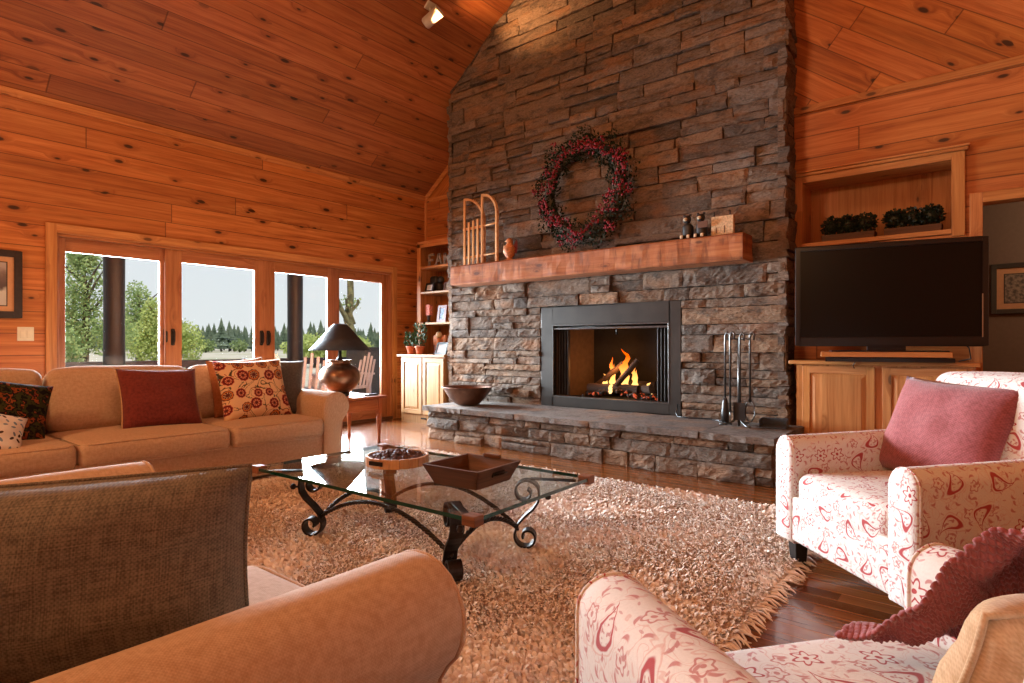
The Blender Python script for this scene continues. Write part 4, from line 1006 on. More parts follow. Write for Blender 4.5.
for lab, x, y, h, w_ in (('tall middle flame of the fire', .02, .34, .46, .075), ('pointed flame on the leaning log in the fire', -.11, .33, .37, .05), ('narrow flame on the right of the fire', .15, .32, .3, .05), ('low wide flame at the left of the fire', -.2, .31, .19, .05), ('small flame glowing under the front log', -.03, .13, .12, .03), ('small flame at the far right of the fire', .33, .3, .12, .04)):
    m = MB(); sd = R(0, 50); n = 14
    pts = [(w_ * .9 * mnoise.noise(Vector((q * .3, sd, 0))) * (q / n) * 1.6, .3 * w_ * mnoise.noise(Vector((q * .3, sd, 7))), h * q / n) for q in range(n + 1)]
    m.tube(pts, [w_ * (.5 + 1.2 * (q / n)) * (1 - q / n) ** 1.1 * (1 + .25 * math.sin(q * 1.9 + sd)) + .001 for q in range(n + 1)], 10)
    if h > .25:
        p0 = Vector(pts[5]); m.tube([p0 + Vector((w_ * .5 * q / 5 + .2 * w_ * math.sin(q), 0, h * .09 * q)) for q in range(6)], [w_ * .35 * (1 - q / 5) + .001 for q in range(6)], 8)
    o = m.build('flame', 'flame', weld=False, loc=(FX_ + x, FY_ + y, FZ_ + .16)); tag(o, lab, 'flame', 'flames of the fire')
light('POINT', 'fire_glow', (FX_ - .05, CY + .22, HZ + .42), 7, (1., .36, .08), shadow_soft_size=.09)
m = MB(); hz = HZ + .008
m.tube([(-2.27, CY - .045, .47), (-2.27, CY - .08, .40), (-2.24, CY - .12, hz), (-2.1, CY - .16, hz), (-1.95, CY - .1, hz), (-1.8, CY - .22, hz), (-1.68, CY - .33, hz)], .006, 6)
tag(m.build('gas_cord', 'plastic_black'), 'thin black cord running over the hearth from the fireplace frame', 'cord')

# mantel
m = MB(); mx0, mx1, my0, mz0, mz1 = -4.985, -1.60, 4.95, 1.725, 1.95; n = 60
def beam(a, b):
    prof = [(CY - .01, mz0), (my0 + .012, mz0), (my0, mz0 + .012), (my0, mz1 - .012), (my0 + .012, mz1), (CY - .01, mz1)]
    return prof
P = beam(0, 0); vs = []; uvs = []; L = [0]
pf = [(CY - .01, mz0), (CY - .15, mz0), (my0 + .012, mz0), (my0, mz0 + .014), (my0, mz0 + .075), (my0, mz0 + .15), (my0, mz1 - .014), (my0 + .012, mz1), (CY - .15, mz1), (CY - .01, mz1)]
for q in range(1, len(pf)): L.append(L[-1] + math.hypot(pf[q][0] - pf[q - 1][0], pf[q][1] - pf[q - 1][1]))
for i in range(n + 1):
    x = mx0 + (mx1 - mx0) * i / n
    for q, (y, z) in enumerate(pf):
        f = .012 if 1 < q < 7 else .0
        vs.append((x, y + f * mnoise.noise(Vector((x * 7, z * 9, 1))), z + f * .4 * mnoise.noise(Vector((x * 6, 3, q))))); uvs.append((x, L[q]))
N = len(pf); m.add(vs, [(i * N + q, i * N + q + 1, (i + 1) * N + q + 1, (i + 1) * N + q) for i in range(n) for q in range(N - 1)], uvs, False)
for i, fl in ((0, 0), (n, 1)): m.add([vs[i * N + q] for q in range(N)], [tuple(range(N)) if fl else tuple(range(N))[::-1]], [(y * .2, z) for _, y, z in [vs[i * N + q] for q in range(N)]])
mant = m.build('mantel_beam', 'beam_fir'); tag(mant, 'thick rough-sawn wooden mantel beam across the stone chimney', 'mantel')
MZ = mz1
# wreath
wr = thing('berry_wreath', 'round evergreen wreath with clusters of red berries hung on the stone above the mantel', 'wreath', (-3.235, CY - .13, 2.60))
m = MB(); m.lathe([(.43 + .055 * math.cos(a), .055 * math.sin(a)) for a in [2 * PI * q / 8 for q in range(9)]], 40, xf=Matrix.Rotation(PI / 2, 4, 'X')); m.build('twig_ring', 'bark', wr)
m = MB()
for i in range(3800):
    a = R(0, 2 * PI); q = R(0, 2 * PI); rr = .125 * math.sqrt(random.random()) * (1 + .3 * math.sin(a * 9)); rad = .455 + rr * math.cos(q) * 1.25
    c = Vector((rad * math.cos(a), -abs(rr * math.sin(q)) * 1.0 + .01, rad * math.sin(a))); s = R(.018, .034)
    e = (Vector((math.cos(a), 0, math.sin(a))) * R(-.3, 1) + Vector((-math.sin(a), 0, math.cos(a))) * R(.2, 1) + Vector((R(-.4, .4), R(-1, .1), R(-.4, .4)))).normalized()
    sd = e.cross(Vector((R(-1, 1), R(-1, 1), R(-1, 1)))).normalized(); nn = e.cross(sd)
    m.add([c, c + e * s * .55 + sd * s * .33 + nn * s * .1, c + e * s * 1.25, c + e * s * .55 - sd * s * .33 + nn * s * .1], [(0, 1, 2, 3)], [(0, 0)] * 4)
f = m.build('foliage', 'wreath_leaf', wr, weld=False); f['kind'] = 'stuff'
for i in range(54):
    a = 2 * PI * i / 54 + R(-.06, .06); rad = .455 + R(-.12, .13); c = Vector((rad * math.cos(a), -R(.08, .14), rad * math.sin(a))); m = MB()
    for k_ in range(random.choice([7, 10, 13, 16])):
        r = R(.009, .0135); m.lathe([(0, -r), (r * .72, -r * .7), (r, 0), (r * .72, r * .7), (0, r)], 7, c + Vector((R(-.055, .055), R(-.03, .02), R(-.055, .055))))
    m.build('berry_cluster', 'berry_red', wr, weld=False)

# toy sled on the mantel
sl = thing('wooden_sled', 'small old wooden sled standing upright on the left end of the mantel', 'sled', (-4.74, 5.08, MZ), math.radians(-4))
for i, (x, h) in enumerate(((-.15, .80), (-.075, .52), (0, .53), (.075, .54), (.15, .80))):
    m = MB(); m.bb((x - .014, -.008, .0), (x + .014, .008, h)); m.build('slat', 'sled_wood', sl, .002)
for z in (.11, .45):
    m = MB(); m.bb((-.19, .008, z - .014), (.19, .028, z + .014)); m.build('crossbar', 'sled_wood', sl, .002)
off = Vector((.26, -.02, 0))
for x, mt in ((-.15, 'sled_wood'), (.15, 'sled_wood')):
    pts = [Vector((x, 0, .80)) + off * 0]
    for i in range(11):
        a = PI / 2 * i / 10; pts.append(Vector((x, 0, .56)) + off * math.sin(a) + Vector((0, 0, .24 * math.cos(a))) + Vector((0, .09 * (i / 10) if x < 0 else 0, 0)))
    pts.append(Vector((x, .09 if x < 0 else 0, .0)) + off)
    m = MB(); m.strip(pts, Vector((.1, 1, 0)), .03, .026); m.build('runner', mt, sl)
for z in (.11, .45):
    m = MB(); m.tube([(.15, .015, z), (.15 + off.x, .015 + off.y, z)], .011, 6); m.build('strut', 'sled_wood', sl)
# rooster-like resin figurine
fg = thing('figurine', 'small orange and white bird figurine beside the sled on the mantel', 'figurine', (-4.17, 5.06, MZ))
m = MB(); m.lathe([(0, 0), (.055, 0), (.06, .012), (.03, .03), (.05, .06), (.072, .1), (.07, .14), (.045, .18), (.032, .205), (.04, .225), (.028, .25), (0, .258)], 14); m.build('body', 'angel_resin', fg)
m = MB(); m.surf(lambda a, b: (.05 + .05 * a, .02 * math.sin(b * 3), .08 + .16 * b * (.5 + a * .5)), 4, 6); m.build('tail', 'red_lacquer', fg)
m = MB(); m.lathe([(.0, 0), (.014, 0), (0, .04)], 8, xf=Matrix.Translation((-.035, 0, .228)) @ Matrix.Rotation(-PI / 2, 4, 'Y')); m.build('beak', 'cream_paint', fg)
m = MB(); m.rbox((-.045, -.03, .13), (.03, .03, .1), .014, 2, 2); m.build('breast', 'cream_paint', fg)
# pair of dark bears with a plaque
for i, (x, lab, hold) in enumerate(((-2.11, 'dark bear figurine with a tan face on the mantel, left of its twin', 0), (-1.985, 'dark bear figurine holding a small board next to the cream plaque on the mantel', 1))):
    b = thing('bear_figurine', lab, 'figurine', (x, 5.06, MZ), 0, 'bear figurines on the mantel')
    m = MB(); m.rbox((0, 0, .075), (.095, .085, .15), .04, 3, 3); m.build('body', 'dark_resin', b)
    m = MB(); m.rbox((-.005, -.01, .185), (.07, .065, .07), .03, 2, 3); hd = m.build('head', 'dark_resin', b)
    m = MB(); m.rbox((-.005, -.047, .18), (.036, .03, .03), .014, 2, 2); m.build('muzzle', 'cream_paint', hd)
    for sx in (-1, 1):
        m = MB(); m.rbox((sx * .027 - .005, -.005, .222), (.022, .014, .022), .008, 1, 2); m.build('ear', 'dark_resin', hd)
        m = MB(); m.rbox((sx * .03, -.05, .022), (.04, .05, .044), .018, 2, 2); m.build('foot', 'dark_resin', b)
        m = MB(); m.rbox((sx * .03, -.076, .024), (.026, .006, .03), .003, 1, 1); m.build('sole', 'cream_paint', b)
    if hold:
        m = MB(); m.box((.03, -.058, .115), (.09, .014, .055)); m.build('sign_board', 'brown_book', b, .002)
p = thing('plaque', 'small square cream wooden plaque at the right end of the mantel', 'plaque', (-1.80, 5.06, MZ))
m = MB(); m.bb((-.095, -.02, 0), (.095, .02, .175)); m.build('board', 'cream_paint', p, .004)
for x in (-.075, .06):
    m = MB(); m.tube([(x, .0, .17), (x, 0, .22)], .006, 6); m.build('peg', 'black_steel', p)
m = MB(); m.strip([(-.05, -.0215, .03), (-.05, -.0215, .08)], (1, 0, 0), .008, .003); m.strip([(.02, -.0215, .03), (.02, -.0215, .09)], (1, 0, 0), .008, .003); m.build('painted_stem', 'brown_book', p)

# bowl and fire tools on the hearth
bw = MB(); bw.lathe([(0, .0), (.1, .0), (.13, .012), (.2, .075), (.25, .15), (.272, .19), (.285, .195), (.28, .2), (.262, .192), (.24, .15), (.19, .08), (.12, .022), (0, .014)], 40)
o = bw.build('metal_bowl', 'copper_bowl', loc=(-4.49, 4.72, HZ + .004)); tag(o, 'wide dark copper bowl on the left end of the hearth', 'bowl')
ts = thing('tool_stand', 'black iron fireplace tool stand with curled feet on the right of the hearth', 'tool stand', (-1.60, 4.86, HZ + .004))
m = MB(); m.tube([(0, 0, .0), (0, 0, .72)], .011, 8); m.build('post', 'tool_steel', ts)
for a in (200, 320, 80):
    a = math.radians(a); d = Vector((math.cos(a), math.sin(a), 0)); m = MB()
    m.tube([Vector((0, 0, .17)) + d * .012, d * .014 + Vector((0, 0, .1)), d * .04 + Vector((0, 0, .04)), d * .1 + Vector((0, 0, .012)), d * .15 + Vector((0, 0, .012))], .01, 8); m.build('foot', 'tool_steel', ts)
m = MB()
for a in (200, 250, 290, 340): 
    a = math.radians(a); d = Vector((math.cos(a), math.sin(a), 0)); m.tube([Vector((0, 0, .70)), d * .06 + Vector((0, 0, .71)), d * .1 + Vector((0, 0, .70)), d * .105 + Vector((0, 0, .715))], .006, 6)
m.build('hook_arms', 'tool_steel', ts)
def tool(name, label, ang, r=.105):
    a = math.radians(ang); return thing(name, label, name.replace('_', ' '), (-1.60 + r * math.cos(a), 4.86 + r * math.sin(a), HZ + .004))
def handle(t, top=.745, z0=.2):
    m = MB(); m.tube([(0, 0, z0), (0, 0, top - .03), (.005, 0, top), (.02, 0, top + .012), (.034, 0, top - .005), (.03, 0, top - .05)], .0085, 8); m.build('handle', 'tool_steel', t)
t = tool('hearth_brush', 'long-handled hearth brush hanging left on the fire tool stand', 205); handle(t)
m = MB(); m.lathe([(0, .03), (.03, .03), (.032, .1), (.022, .2), (.012, .23), (0, .23)], 12); m.build('bristles', 'leg_black', t)
t = tool('fire_tongs', 'iron fire tongs hanging right on the fire tool stand', 340); handle(t)
m = MB(); 
for s in (-1, 1): m.tube([(0, 0, .24), (s * .03, 0, .18), (s * .038, 0, .1), (s * .012, 0, .05)], .006, 6)
m.build('jaws', 'tool_steel', t)
t = tool('poker', 'straight iron poker hanging in the middle of the fire tool stand', 250); handle(t, .75, .12)
m = MB(); m.tube([(0, 0, .14), (0, 0, .05)], [.008, .002], 8); m.tube([(0, 0, .13), (.022, 0, .12), (.03, 0, .14)], [.006, .006, .002], 6); m.build('tip', 'tool_steel', t)
t = tool('ash_shovel', 'iron ash shovel hanging in front on the fire tool stand', 292); handle(t, .74, .2)
m = MB(); m.bb((-.045, -.006, .06), (.045, .0, .2)); m.bb((-.045, -.02, .06), (-.041, .0, .2)); m.bb((.041, -.02, .06), (.045, .0, .2)); m.build('pan', 'black_steel', t)
dp = thing('dustpan', 'blue-grey metal dustpan lying at the right end of the hearth', 'dustpan', (-1.37, 5.0, HZ + .004), math.radians(10))
m = MB(); m.bb((-.1, -.11, 0), (.1, .11, .004)); m.bb((-.1, -.11, 0), (-.096, .11, .06)); m.bb((.096, -.11, 0), (.1, .11, .06)); m.bb((-.1, .106, 0), (.1, .11, .06)); m.build('pan', 'grill_cover', dp)
m = MB(); m.tube([(0, .11, .04), (0, .19, .05)], .01, 8); m.build('handle', 'black_steel', dp)

# ------------------------------------------------------------------ cabinets
def panel_door(m, x0, x1, z0, z1, y, fr=.055, th=.02):
    m.bb((x0, y, z0), (x0 + fr, y + th, z1)); m.bb((x1 - fr, y, z0), (x1, y + th, z1)); m.bb((x0 + fr, y, z0), (x1 - fr, y + th, z0 + fr), 0, 0); m.bb((x0 + fr, y, z1 - fr), (x1 - fr, y + th, z1), 0, 0)
    m.bb((x0 + fr, y + .012, z0 + fr), (x1 - fr, y + th, z1 - fr), 0, 2)
    i = .03; a, b, c, d = x0 + fr + .006, x1 - fr - .006, z0 + fr + .006, z1 - fr - .006
    m.add([(a, y + .012, c), (b, y + .012, c), (b, y + .012, d), (a, y + .012, d), (a + i, y + .003, c + i), (b - i, y + .003, c + i), (b - i, y + .003, d - i), (a + i, y + .003, d - i)], [(0, 1, 5, 4), (1, 2, 6, 5), (2, 3, 7, 6), (3, 0, 4, 7), (4, 5, 6, 7)], None, False, 0, None, 2)
def base_cabinet(name, label, x0, x1, y0, y1, top, doors, mat, cat='cabinet', lip=.05):
    t = thing(name, label, cat, (0, 0, 0))
    m = MB(); m.bb((x0, y0 + .022, 0), (x1, y1, top - .03), 0, 2); m.build('body', mat, t)
    m = MB(); m.bb((x0 - lip, y0 - .025, top - .03), (x1 + lip * .6, y1, top)); m.build('counter', mat, t, .006)
    for a, b in doors:
        m = MB(); panel_door(m, a, b, .12, top - .045, y0); m.build('door', mat, t, .002)
    return t
lc = base_cabinet('base_cabinet', 'pale pine base cabinet with two panel doors in the corner left of the chimney', -6.17, -5.335, 5.18, YW - .03, .895, [(-6.15, -5.75), (-5.73, -5.345)], 'pale_pine', lip=.045)
m = MB(); m.bb((-5.78, 5.196, .055), (-5.68, 5.204, .075)); m.build('vent_slot', 'iron', lc)
bk = thing('bookcase', 'pine open bookshelf standing on the pale cabinet left of the chimney', 'bookcase', (0, 0, 0))
by0, by1 = 5.46, YW - .03; bx0_, bx1_ = -6.15, -5.335
m = MB(); m.bb((bx0_, by0, .9), (bx0_ + .07, by0 + .025, 2.4)); m.bb((bx1_ - .03, by0, .9), (bx1_, by0 + .025, 2.4)); m.bb((bx0_, by0, 2.35), (bx1_, by0 + .025, 2.43)); m.build('face_frame', 'trim_pine', bk, .003)
m = MB(); m.bb((bx0_, by0 + .025, .9), (bx0_ + .02, by1, 2.42)); m.bb((bx1_ - .02, by0 + .025, .9), (bx1_, by1, 2.42)); m.bb((bx0_, by0 + .025, 2.4), (bx1_, by1, 2.42)); m.bb((bx0_, by1 - .01, .9), (bx1_, by1, 2.42), 0, 2); m.build('case', 'trim_pine', bk)
SHZ = (1.325, 1.745, 2.09)
for z in SHZ:
    m = MB(); m.bb((bx0_ + .02, by0 + .004, z - .028), (bx1_ - .02, by1 - .01, z)); m.build('shelf', 'pale_pine' if z < 2 else 'trim_pine', bk, .003)
# letters: strokes in a unit box (x, z)
LET = {'F': [((0, 0), (0, 1)), ((0, 1), (.6, 1)), ((0, .55), (.48, .55))], 'A': [((0, 0), (.36, 1)), ((.36, 1), (.72, 0)), ((.14, .38), (.58, .38))], 'M': [((0, 0), (0, 1)), ((0, 1), (.4, .4)), ((.4, .4), (.8, 1)), ((.8, 1), (.8, 0))], 'I': [((.1, 0), (.1, 1))]}
x = -5.97
for ch in 'FAMI':
    m = MB(); h = .155
    for (a, b) in LET[ch]:
        A, B = Vector((a[0] * h, 0, a[1] * h)), Vector((b[0] * h, 0, b[1] * h)); d = (B - A).normalized(); w_ = Vector((d.z, 0, -d.x)) * .014
        A = A + Vector((0, 0, .014)) * (1 if abs(d.x) > .9 and a[1] < .1 else 0)
        m.add([A - w_ + Vector((0, q, 0)) for q in (0,)] + [A + w_, B + w_, B - w_] + [p + Vector((0, .025, 0)) for p in (A - w_, A + w_, B + w_, B - w_)], [(3, 2, 1, 0), (4, 5, 6, 7), (0, 1, 5, 4), (1, 2, 6, 5), (2, 3, 7, 6), (3, 0, 4, 7)])
    for sx_ in sorted({q[0] for st_ in LET[ch] for q in st_ if q[1] == 0}): m.bb((sx_ * h - .026, 0, 0), (sx_ * h + .026, .025, .016))
    lo = min(v[2] for v in m.v); m.v = [(a, b, c - lo) for a, b, c in m.v]
    o = m.build('letter_block', 'letter_zinc', loc=(x, by0 + .05, SHZ[2]), weld=False); tag(o, 'zinc-grey block letter %s standing on the top shelf left of the chimney' % ch, 'letter', 'block letters on the top shelf')
    x += {'F': .135, 'A': .165, 'M': .175, 'I': .1}[ch]
def photo_frame(label, loc, w, h, fm, pm, bw=.02, lean=12, yaw=0, mat=None):
    t = thing('photo_frame', label, 'picture frame', loc, (math.radians(-lean), 0, yaw))
    m = MB(); m.bb((-w / 2, 0, 0), (-w / 2 + bw, .018, h)); m.bb((w / 2 - bw, 0, 0), (w / 2, .018, h)); m.bb((-w / 2 + bw, 0, 0), (w / 2 - bw, .018, bw)); m.bb((-w / 2 + bw, 0, h - bw), (w / 2 - bw, .018, h)); m.build('frame', fm, t, .002)
    m = MB(); m.add([(-w / 2 + bw, .008, bw), (w / 2 - bw, .008, bw), (w / 2 - bw, .008, h - bw), (-w / 2 + bw, .008, h - bw)], [(0, 1, 2, 3)], [(0, 0), (w, 0), (w, h), (0, h)]); m.bb((-w / 2 + bw * .5, .012, bw * .5), (w / 2 - bw * .5, .016, h - bw * .5)); m.build('picture', pm, t)
    return t
photo_frame('tilted black photo frame on the second shelf from the top, left of the chimney', (-5.985, by0 + .06, SHZ[1]), .16, .13, 'black_frame', 'text_card', .025, 14)
b = thing('bear_carving', 'dark bear carving behind the photo frame on the second shelf from the top', 'figurine', (-5.98, by0 + .2, SHZ[1]))
m = MB(); m.rbox((0, 0, .07), (.24, .1, .13), .05, 3, 3); m.build('body', 'dark_resin', b); m = MB(); m.rbox((.1, -.01, .17), (.1, .09, .1), .045, 2, 3); m.build('head', 'dark_resin', b); m = MB(); m.rbox((-.03, 0, .17), (.14, .09, .12), .04, 2, 3); m.build('cub', 'dark_resin', b)
photo_frame('small brown photo frame next to the stone on the second shelf from the top', (-5.70, by0 + .12, SHZ[1]), .12, .13, 'brown_book', 'etching', .02, 10)
t = thing('candle_stand', 'pink printed block on a dark stand on the third shelf left of the chimney', 'ornament', (-6.0, by0 + .08, SHZ[0]))
m = MB(); m.bb((-.035, -.03, .1), (.045, .03, .245)); m.build('printed_block', 'pink_print', t, .004); m = MB(); m.lathe([(0, 0), (.05, 0), (.05, .01), (.02, .02), (.02, .085), (.04, .1), (0, .1)], 12); m.build('stand', 'dark_resin', t)
photo_frame('red lacquer photo frame with a blue picture on the third shelf', (-5.765, by0 + .08, SHZ[0]), .17, .235, 'red_lacquer', 'blue_photo', .042, 8)
t = thing('vase', 'small dark bottle vase beside the red photo frame on the third shelf', 'vase', (-5.56, by0 + .12, SHZ[0]))
m = MB(); m.lathe([(0, 0), (.04, 0), (.055, .06), (.04, .12), (.018, .15), (.02, .2), (0, .2)], 14); m.build('vase_body', 'dark_resin', t)
CT = .895
def potted(label, x, y, h, r):
    t = thing('potted_plant', label, 'plant', (x, y, CT))
    m = MB(); m.lathe([(0, 0), (.042, 0), (.06, .09), (.068, .09), (.068, .112), (.056, .112), (.05, .09), (0, .09)], 18); m.build('pot', 'terracotta', t)
    m = MB()
    for i in range(260):
        z = R(.1, h); rr = r * (1 - .45 * abs((z - .1) / (h - .1) - .4)) * math.sqrt(random.random()); a = R(0, 2 * PI); c = Vector((rr * math.cos(a), rr * math.sin(a), z)); s = R(.025, .05)
        e = Vector((math.cos(a) * R(.2, 1), math.sin(a) * R(.2, 1), R(-.2, 1))).normalized(); sd = e.cross(Vector((R(-1, 1), R(-1, 1), R(-1, 1)))).normalized()
        m.add([c, c + e * s * .5 + sd * s * .3, c + e * s, c + e * s * .5 - sd * s * .3], [(0, 1, 2, 3)], [(0, 0)] * 4)
    m.tube([(0, 0, .08), (0, 0, h * .8)], .006, 5); m.build('foliage', 'leaf_green', t, weld=False)
    return t
potted('short bushy plant in a terracotta pot at the left end of the pale cabinet', -6.09, 5.30, .29, .085)
potted('tall bushy plant in a terracotta pot, right of the shorter potted plant', -5.915, 5.30, .4, .085)
for i, (x, h, mt, lab) in enumerate(((-5.855, .2, 'red_book', 'red book standing behind the orange figurine on the pale cabinet'), (-5.82, .22, 'brown_book', 'brown book standing next to the red one on the pale cabinet'), (-5.785, .19, 'red_book', 'red book standing right of the brown one on the pale cabinet'))):
    t = thing('book', lab, 'book', (x, 5.62, CT), 0, 'books on the pale cabinet')
    m = MB(); m.bb((-.015, -.1, 0), (.015, -.095, h)); m.bb((-.015, -.095, 0), (-.012, .06, h)); m.bb((.012, -.095, 0), (.015, .06, h)); m.build('cover', mt, t); m = MB(); m.bb((-.012, -.094, .004), (.012, .056, h - .004)); m.build('pages', 'paper_white', t)
t = thing('angel_figurine', 'orange wooden figurine with small wings behind the black card frame on the pale cabinet', 'figurine', (-5.73, 5.47, CT))
m = MB(); m.lathe([(0, 0), (.055, 0), (.05, .08), (.032, .19), (.036, .21), (0, .22)], 14); m.build('gown', 'angel_resin', t); m = MB(); m.rbox((0, 0, .26), (.08, .075, .085), .035, 2, 3); m.build('head', 'cream_paint', t)
for s in (-1, 1):
    m = MB(); m.rbox((s * .075, .02, .19), (.09, .02, .13), .009, 2, 2); m.build('wing', 'angel_resin', t)
photo_frame('black frame holding a white printed card on the pale cabinet top', (-5.60, 5.36, CT), .21, .175, 'black_frame', 'text_card', .028, 22)
t = thing('lantern', 'small black lantern against the stone at the right end of the pale cabinet', 'lantern', (-5.41, 5.52, CT))
m = MB(); m.bb((-.05, -.05, 0), (.05, .05, .02)); m.bb((-.05, -.05, .17), (.05, .05, .19))
for a in (-1, 1):
    for b in (-1, 1): m.bb((a * .045 - .005, b * .045 - .005, .02), (a * .045 + .005, b * .045 + .005, .17))
m.build('cage', 'black_steel', t); m = MB(); m.lathe([(0, .02), (.025, .02), (.025, .1), (0, .1)], 12); m.build('candle', 'paper_white', t); m = MB(); m.lathe([(.05, .19), (.02, .23), (0, .24)], 4); m.build('cap', 'black_steel', t)

# television side
tb = base_cabinet('media_cabinet', 'orange pine base cabinet with panel doors under the television', -1.255, -.10, 5.2, YR - .03, .895, [(-1.205, -.70), (-.65, -.15)], 'cabinet_pine', lip=.05)
nc = thing('wall_niche', 'framed pine display niche on the wall above the television', 'shelf', (0, 0, 0))
ny0, ny1 = YR - .03, 5.84; nx0, nx1, nz0, nz1 = -1.325, -.165, 1.83, 2.455
m = MB(); m.bb((nx0, ny0, nz0), (nx0 + .055, ny0 + .03, nz1)); m.bb((nx1 - .08, ny0, nz0), (nx1, ny0 + .03, nz1)); m.bb((nx0 + .055, ny0, nz1 - .055), (nx1 - .08, ny0 + .03, nz1)); m.bb((nx0 + .055, ny0, nz0 + .02), (nx1 - .08, ny0 + .03, nz0 + .055)); m.build('face_frame', 'cabinet_pine', nc, .003)
a_, b_, c_, d_ = NX0 + .002, NX1 - .002, NZ0 + .002, NZ1 - .002
m = MB(); m.bb((a_, ny0 + .03, c_), (a_ + .02, ny1, d_)); m.bb((b_ - .02, ny0 + .03, c_), (b_, ny1, d_)); m.bb((a_, ny0 + .03, d_ - .02), (b_, ny1, d_)); m.bb((a_, ny1 - .02, c_), (b_, ny1, d_), 0, 2); m.bb((a_, ny0 + .03, c_), (b_, ny1, nz0 + .05)); m.build('case', 'cabinet_pine', nc)
m = MB(); m.bb((nx0 - .0, ny0 - .02, nz1), (nx1 + .02, YR - .002, nz1 + .025)); m.bb((nx0 - .0, ny0 - .035, nz1 + .025), (nx1 + .03, YR - .002, nz1 + .042)); m.build('crown', 'trim_pine', nc, .006)
# boxwood planters
for i, (xa, xb, lab) in enumerate(((-1.135, -.745, 'grey wooden trough of three clipped boxwood balls, left in the niche'), (-.685, -.305, 'grey wooden trough of three clipped boxwood balls, right in the niche'))):
    t = thing('boxwood_planter', lab, 'planter', ((xa + xb) / 2, 5.585, nz0 + .055), 0, 'boxwood planters in the niche'); w_ = (xb - xa) / 2
    m = MB(); m.box((0, 0, .03), (2 * w_, .13, .06), taper=(.97, .9)); m.build('trough', 'walnut', t, .003)
    for k_ in (-1, 0, 1):
        m = MB(); cx = k_ * w_ * .62
        for q in range(300):
            v = Vector((random.gauss(0, 1), random.gauss(0, 1), random.gauss(0, 1))).normalized(); c = Vector((cx, 0, .135)) + v * .075 * R(.7, 1.05); e = (v + Vector((R(-.7, .7), R(-.7, .7), R(-.7, .7)))).normalized(); sd = e.cross(Vector((R(-1, 1), R(-1, 1), R(-1, 1)))).normalized(); s = .026
            m.add([c, c + e * s * .5 + sd * s * .4, c + e * s, c + e * s * .5 - sd * s * .4], [(0, 1, 2, 3)], [(0, 0)] * 4)
        m.lathe([(0, -.06), (.045, -.04), (.06, 0), (.045, .04), (0, .06)], 10, (cx, 0, .135)); m.tube([(cx, 0, .05), (cx, 0, .1)], .008, 6); m.build('boxwood_ball', 'leaf_dark', t, weld=False)
# television
ta = math.atan2(.30, 1.14)
tv = thing('television', 'large black flat-screen television turned slightly on the pine cabinet', 'television', (-.61, 5.07, .895), ta)
W2, z0, z1 = .60, .12, .875
m = MB(); m.bb((-W2, .0, z0), (W2, .06, z1)); m.build('casing', 'plastic_black', tv, .008)
m = MB(); bz = .035
m.bb((-W2, -.014, z0), (-W2 + bz, .0, z1)); m.bb((W2 - bz, -.014, z0), (W2, .0, z1)); m.bb((-W2 + bz, -.014, z1 - bz), (W2 - bz, .0, z1)); m.bb((-W2 + bz, -.014, z0), (W2 - bz, .0, z0 + bz + .03)); m.build('bezel', 'plastic_black', tv, .005)
m = MB(); m.bb((-W2 + bz, -.004, z0 + bz + .03), (W2 - bz, .0, z1 - bz)); m.build('screen', 'screen_black', tv)
m = MB(); m.bb((W2 - bz - .004, -.0155, z0 + .06), (W2 - bz + .002, -.0135, z0 + .36)); m.build('silver_strip', 'silver', tv)
m = MB(); m.bb((-.12, -.0, .05), (.12, .05, .16)); m.bb((-.36, -.1, .075), (.36, .14, .085)); m.build('stand', 'plastic_black', tv, .003)
sb = thing('swivel_base', 'low wooden swivel board with a black base under the television', 'tv stand', (-.63, 5.05, .897), ta * .75)
m = MB(); m.bb((-.40, -.1, .035), (.40, .22, .073)); m.build('board', 'cabinet_pine', sb, .004); m = MB(); m.lathe([(0, 0), (.1, 0), (.1, .036), (0, .036)], 24, (0, .06, 0)); m.bb((-.37, -.06, .0), (.42, .18, .03)); m.build('turntable', 'plastic_black', sb)
m = MB(); m.tube([(-.2, 5.44, .9), (-.13, 5.42, .92), (-.14, 5.38, 1.0), (-.2, 5.4, 1.06)], .005, 6); tag(m.build('tv_cable', 'plastic_black'), 'black cable looping behind the television at the right end of the cabinet', 'cable')
m = MB(); m.tube([(-.98, 5.17, .9), (-.9, 5.2, .9), (-.82, 5.17, .9), (-.84, 5.168, .86), (-.83, 5.168, .84)], .0035, 5); tag(m.build('thin_cable', 'plastic_black'), 'thin black wire lying over the front edge of the television cabinet', 'cable')

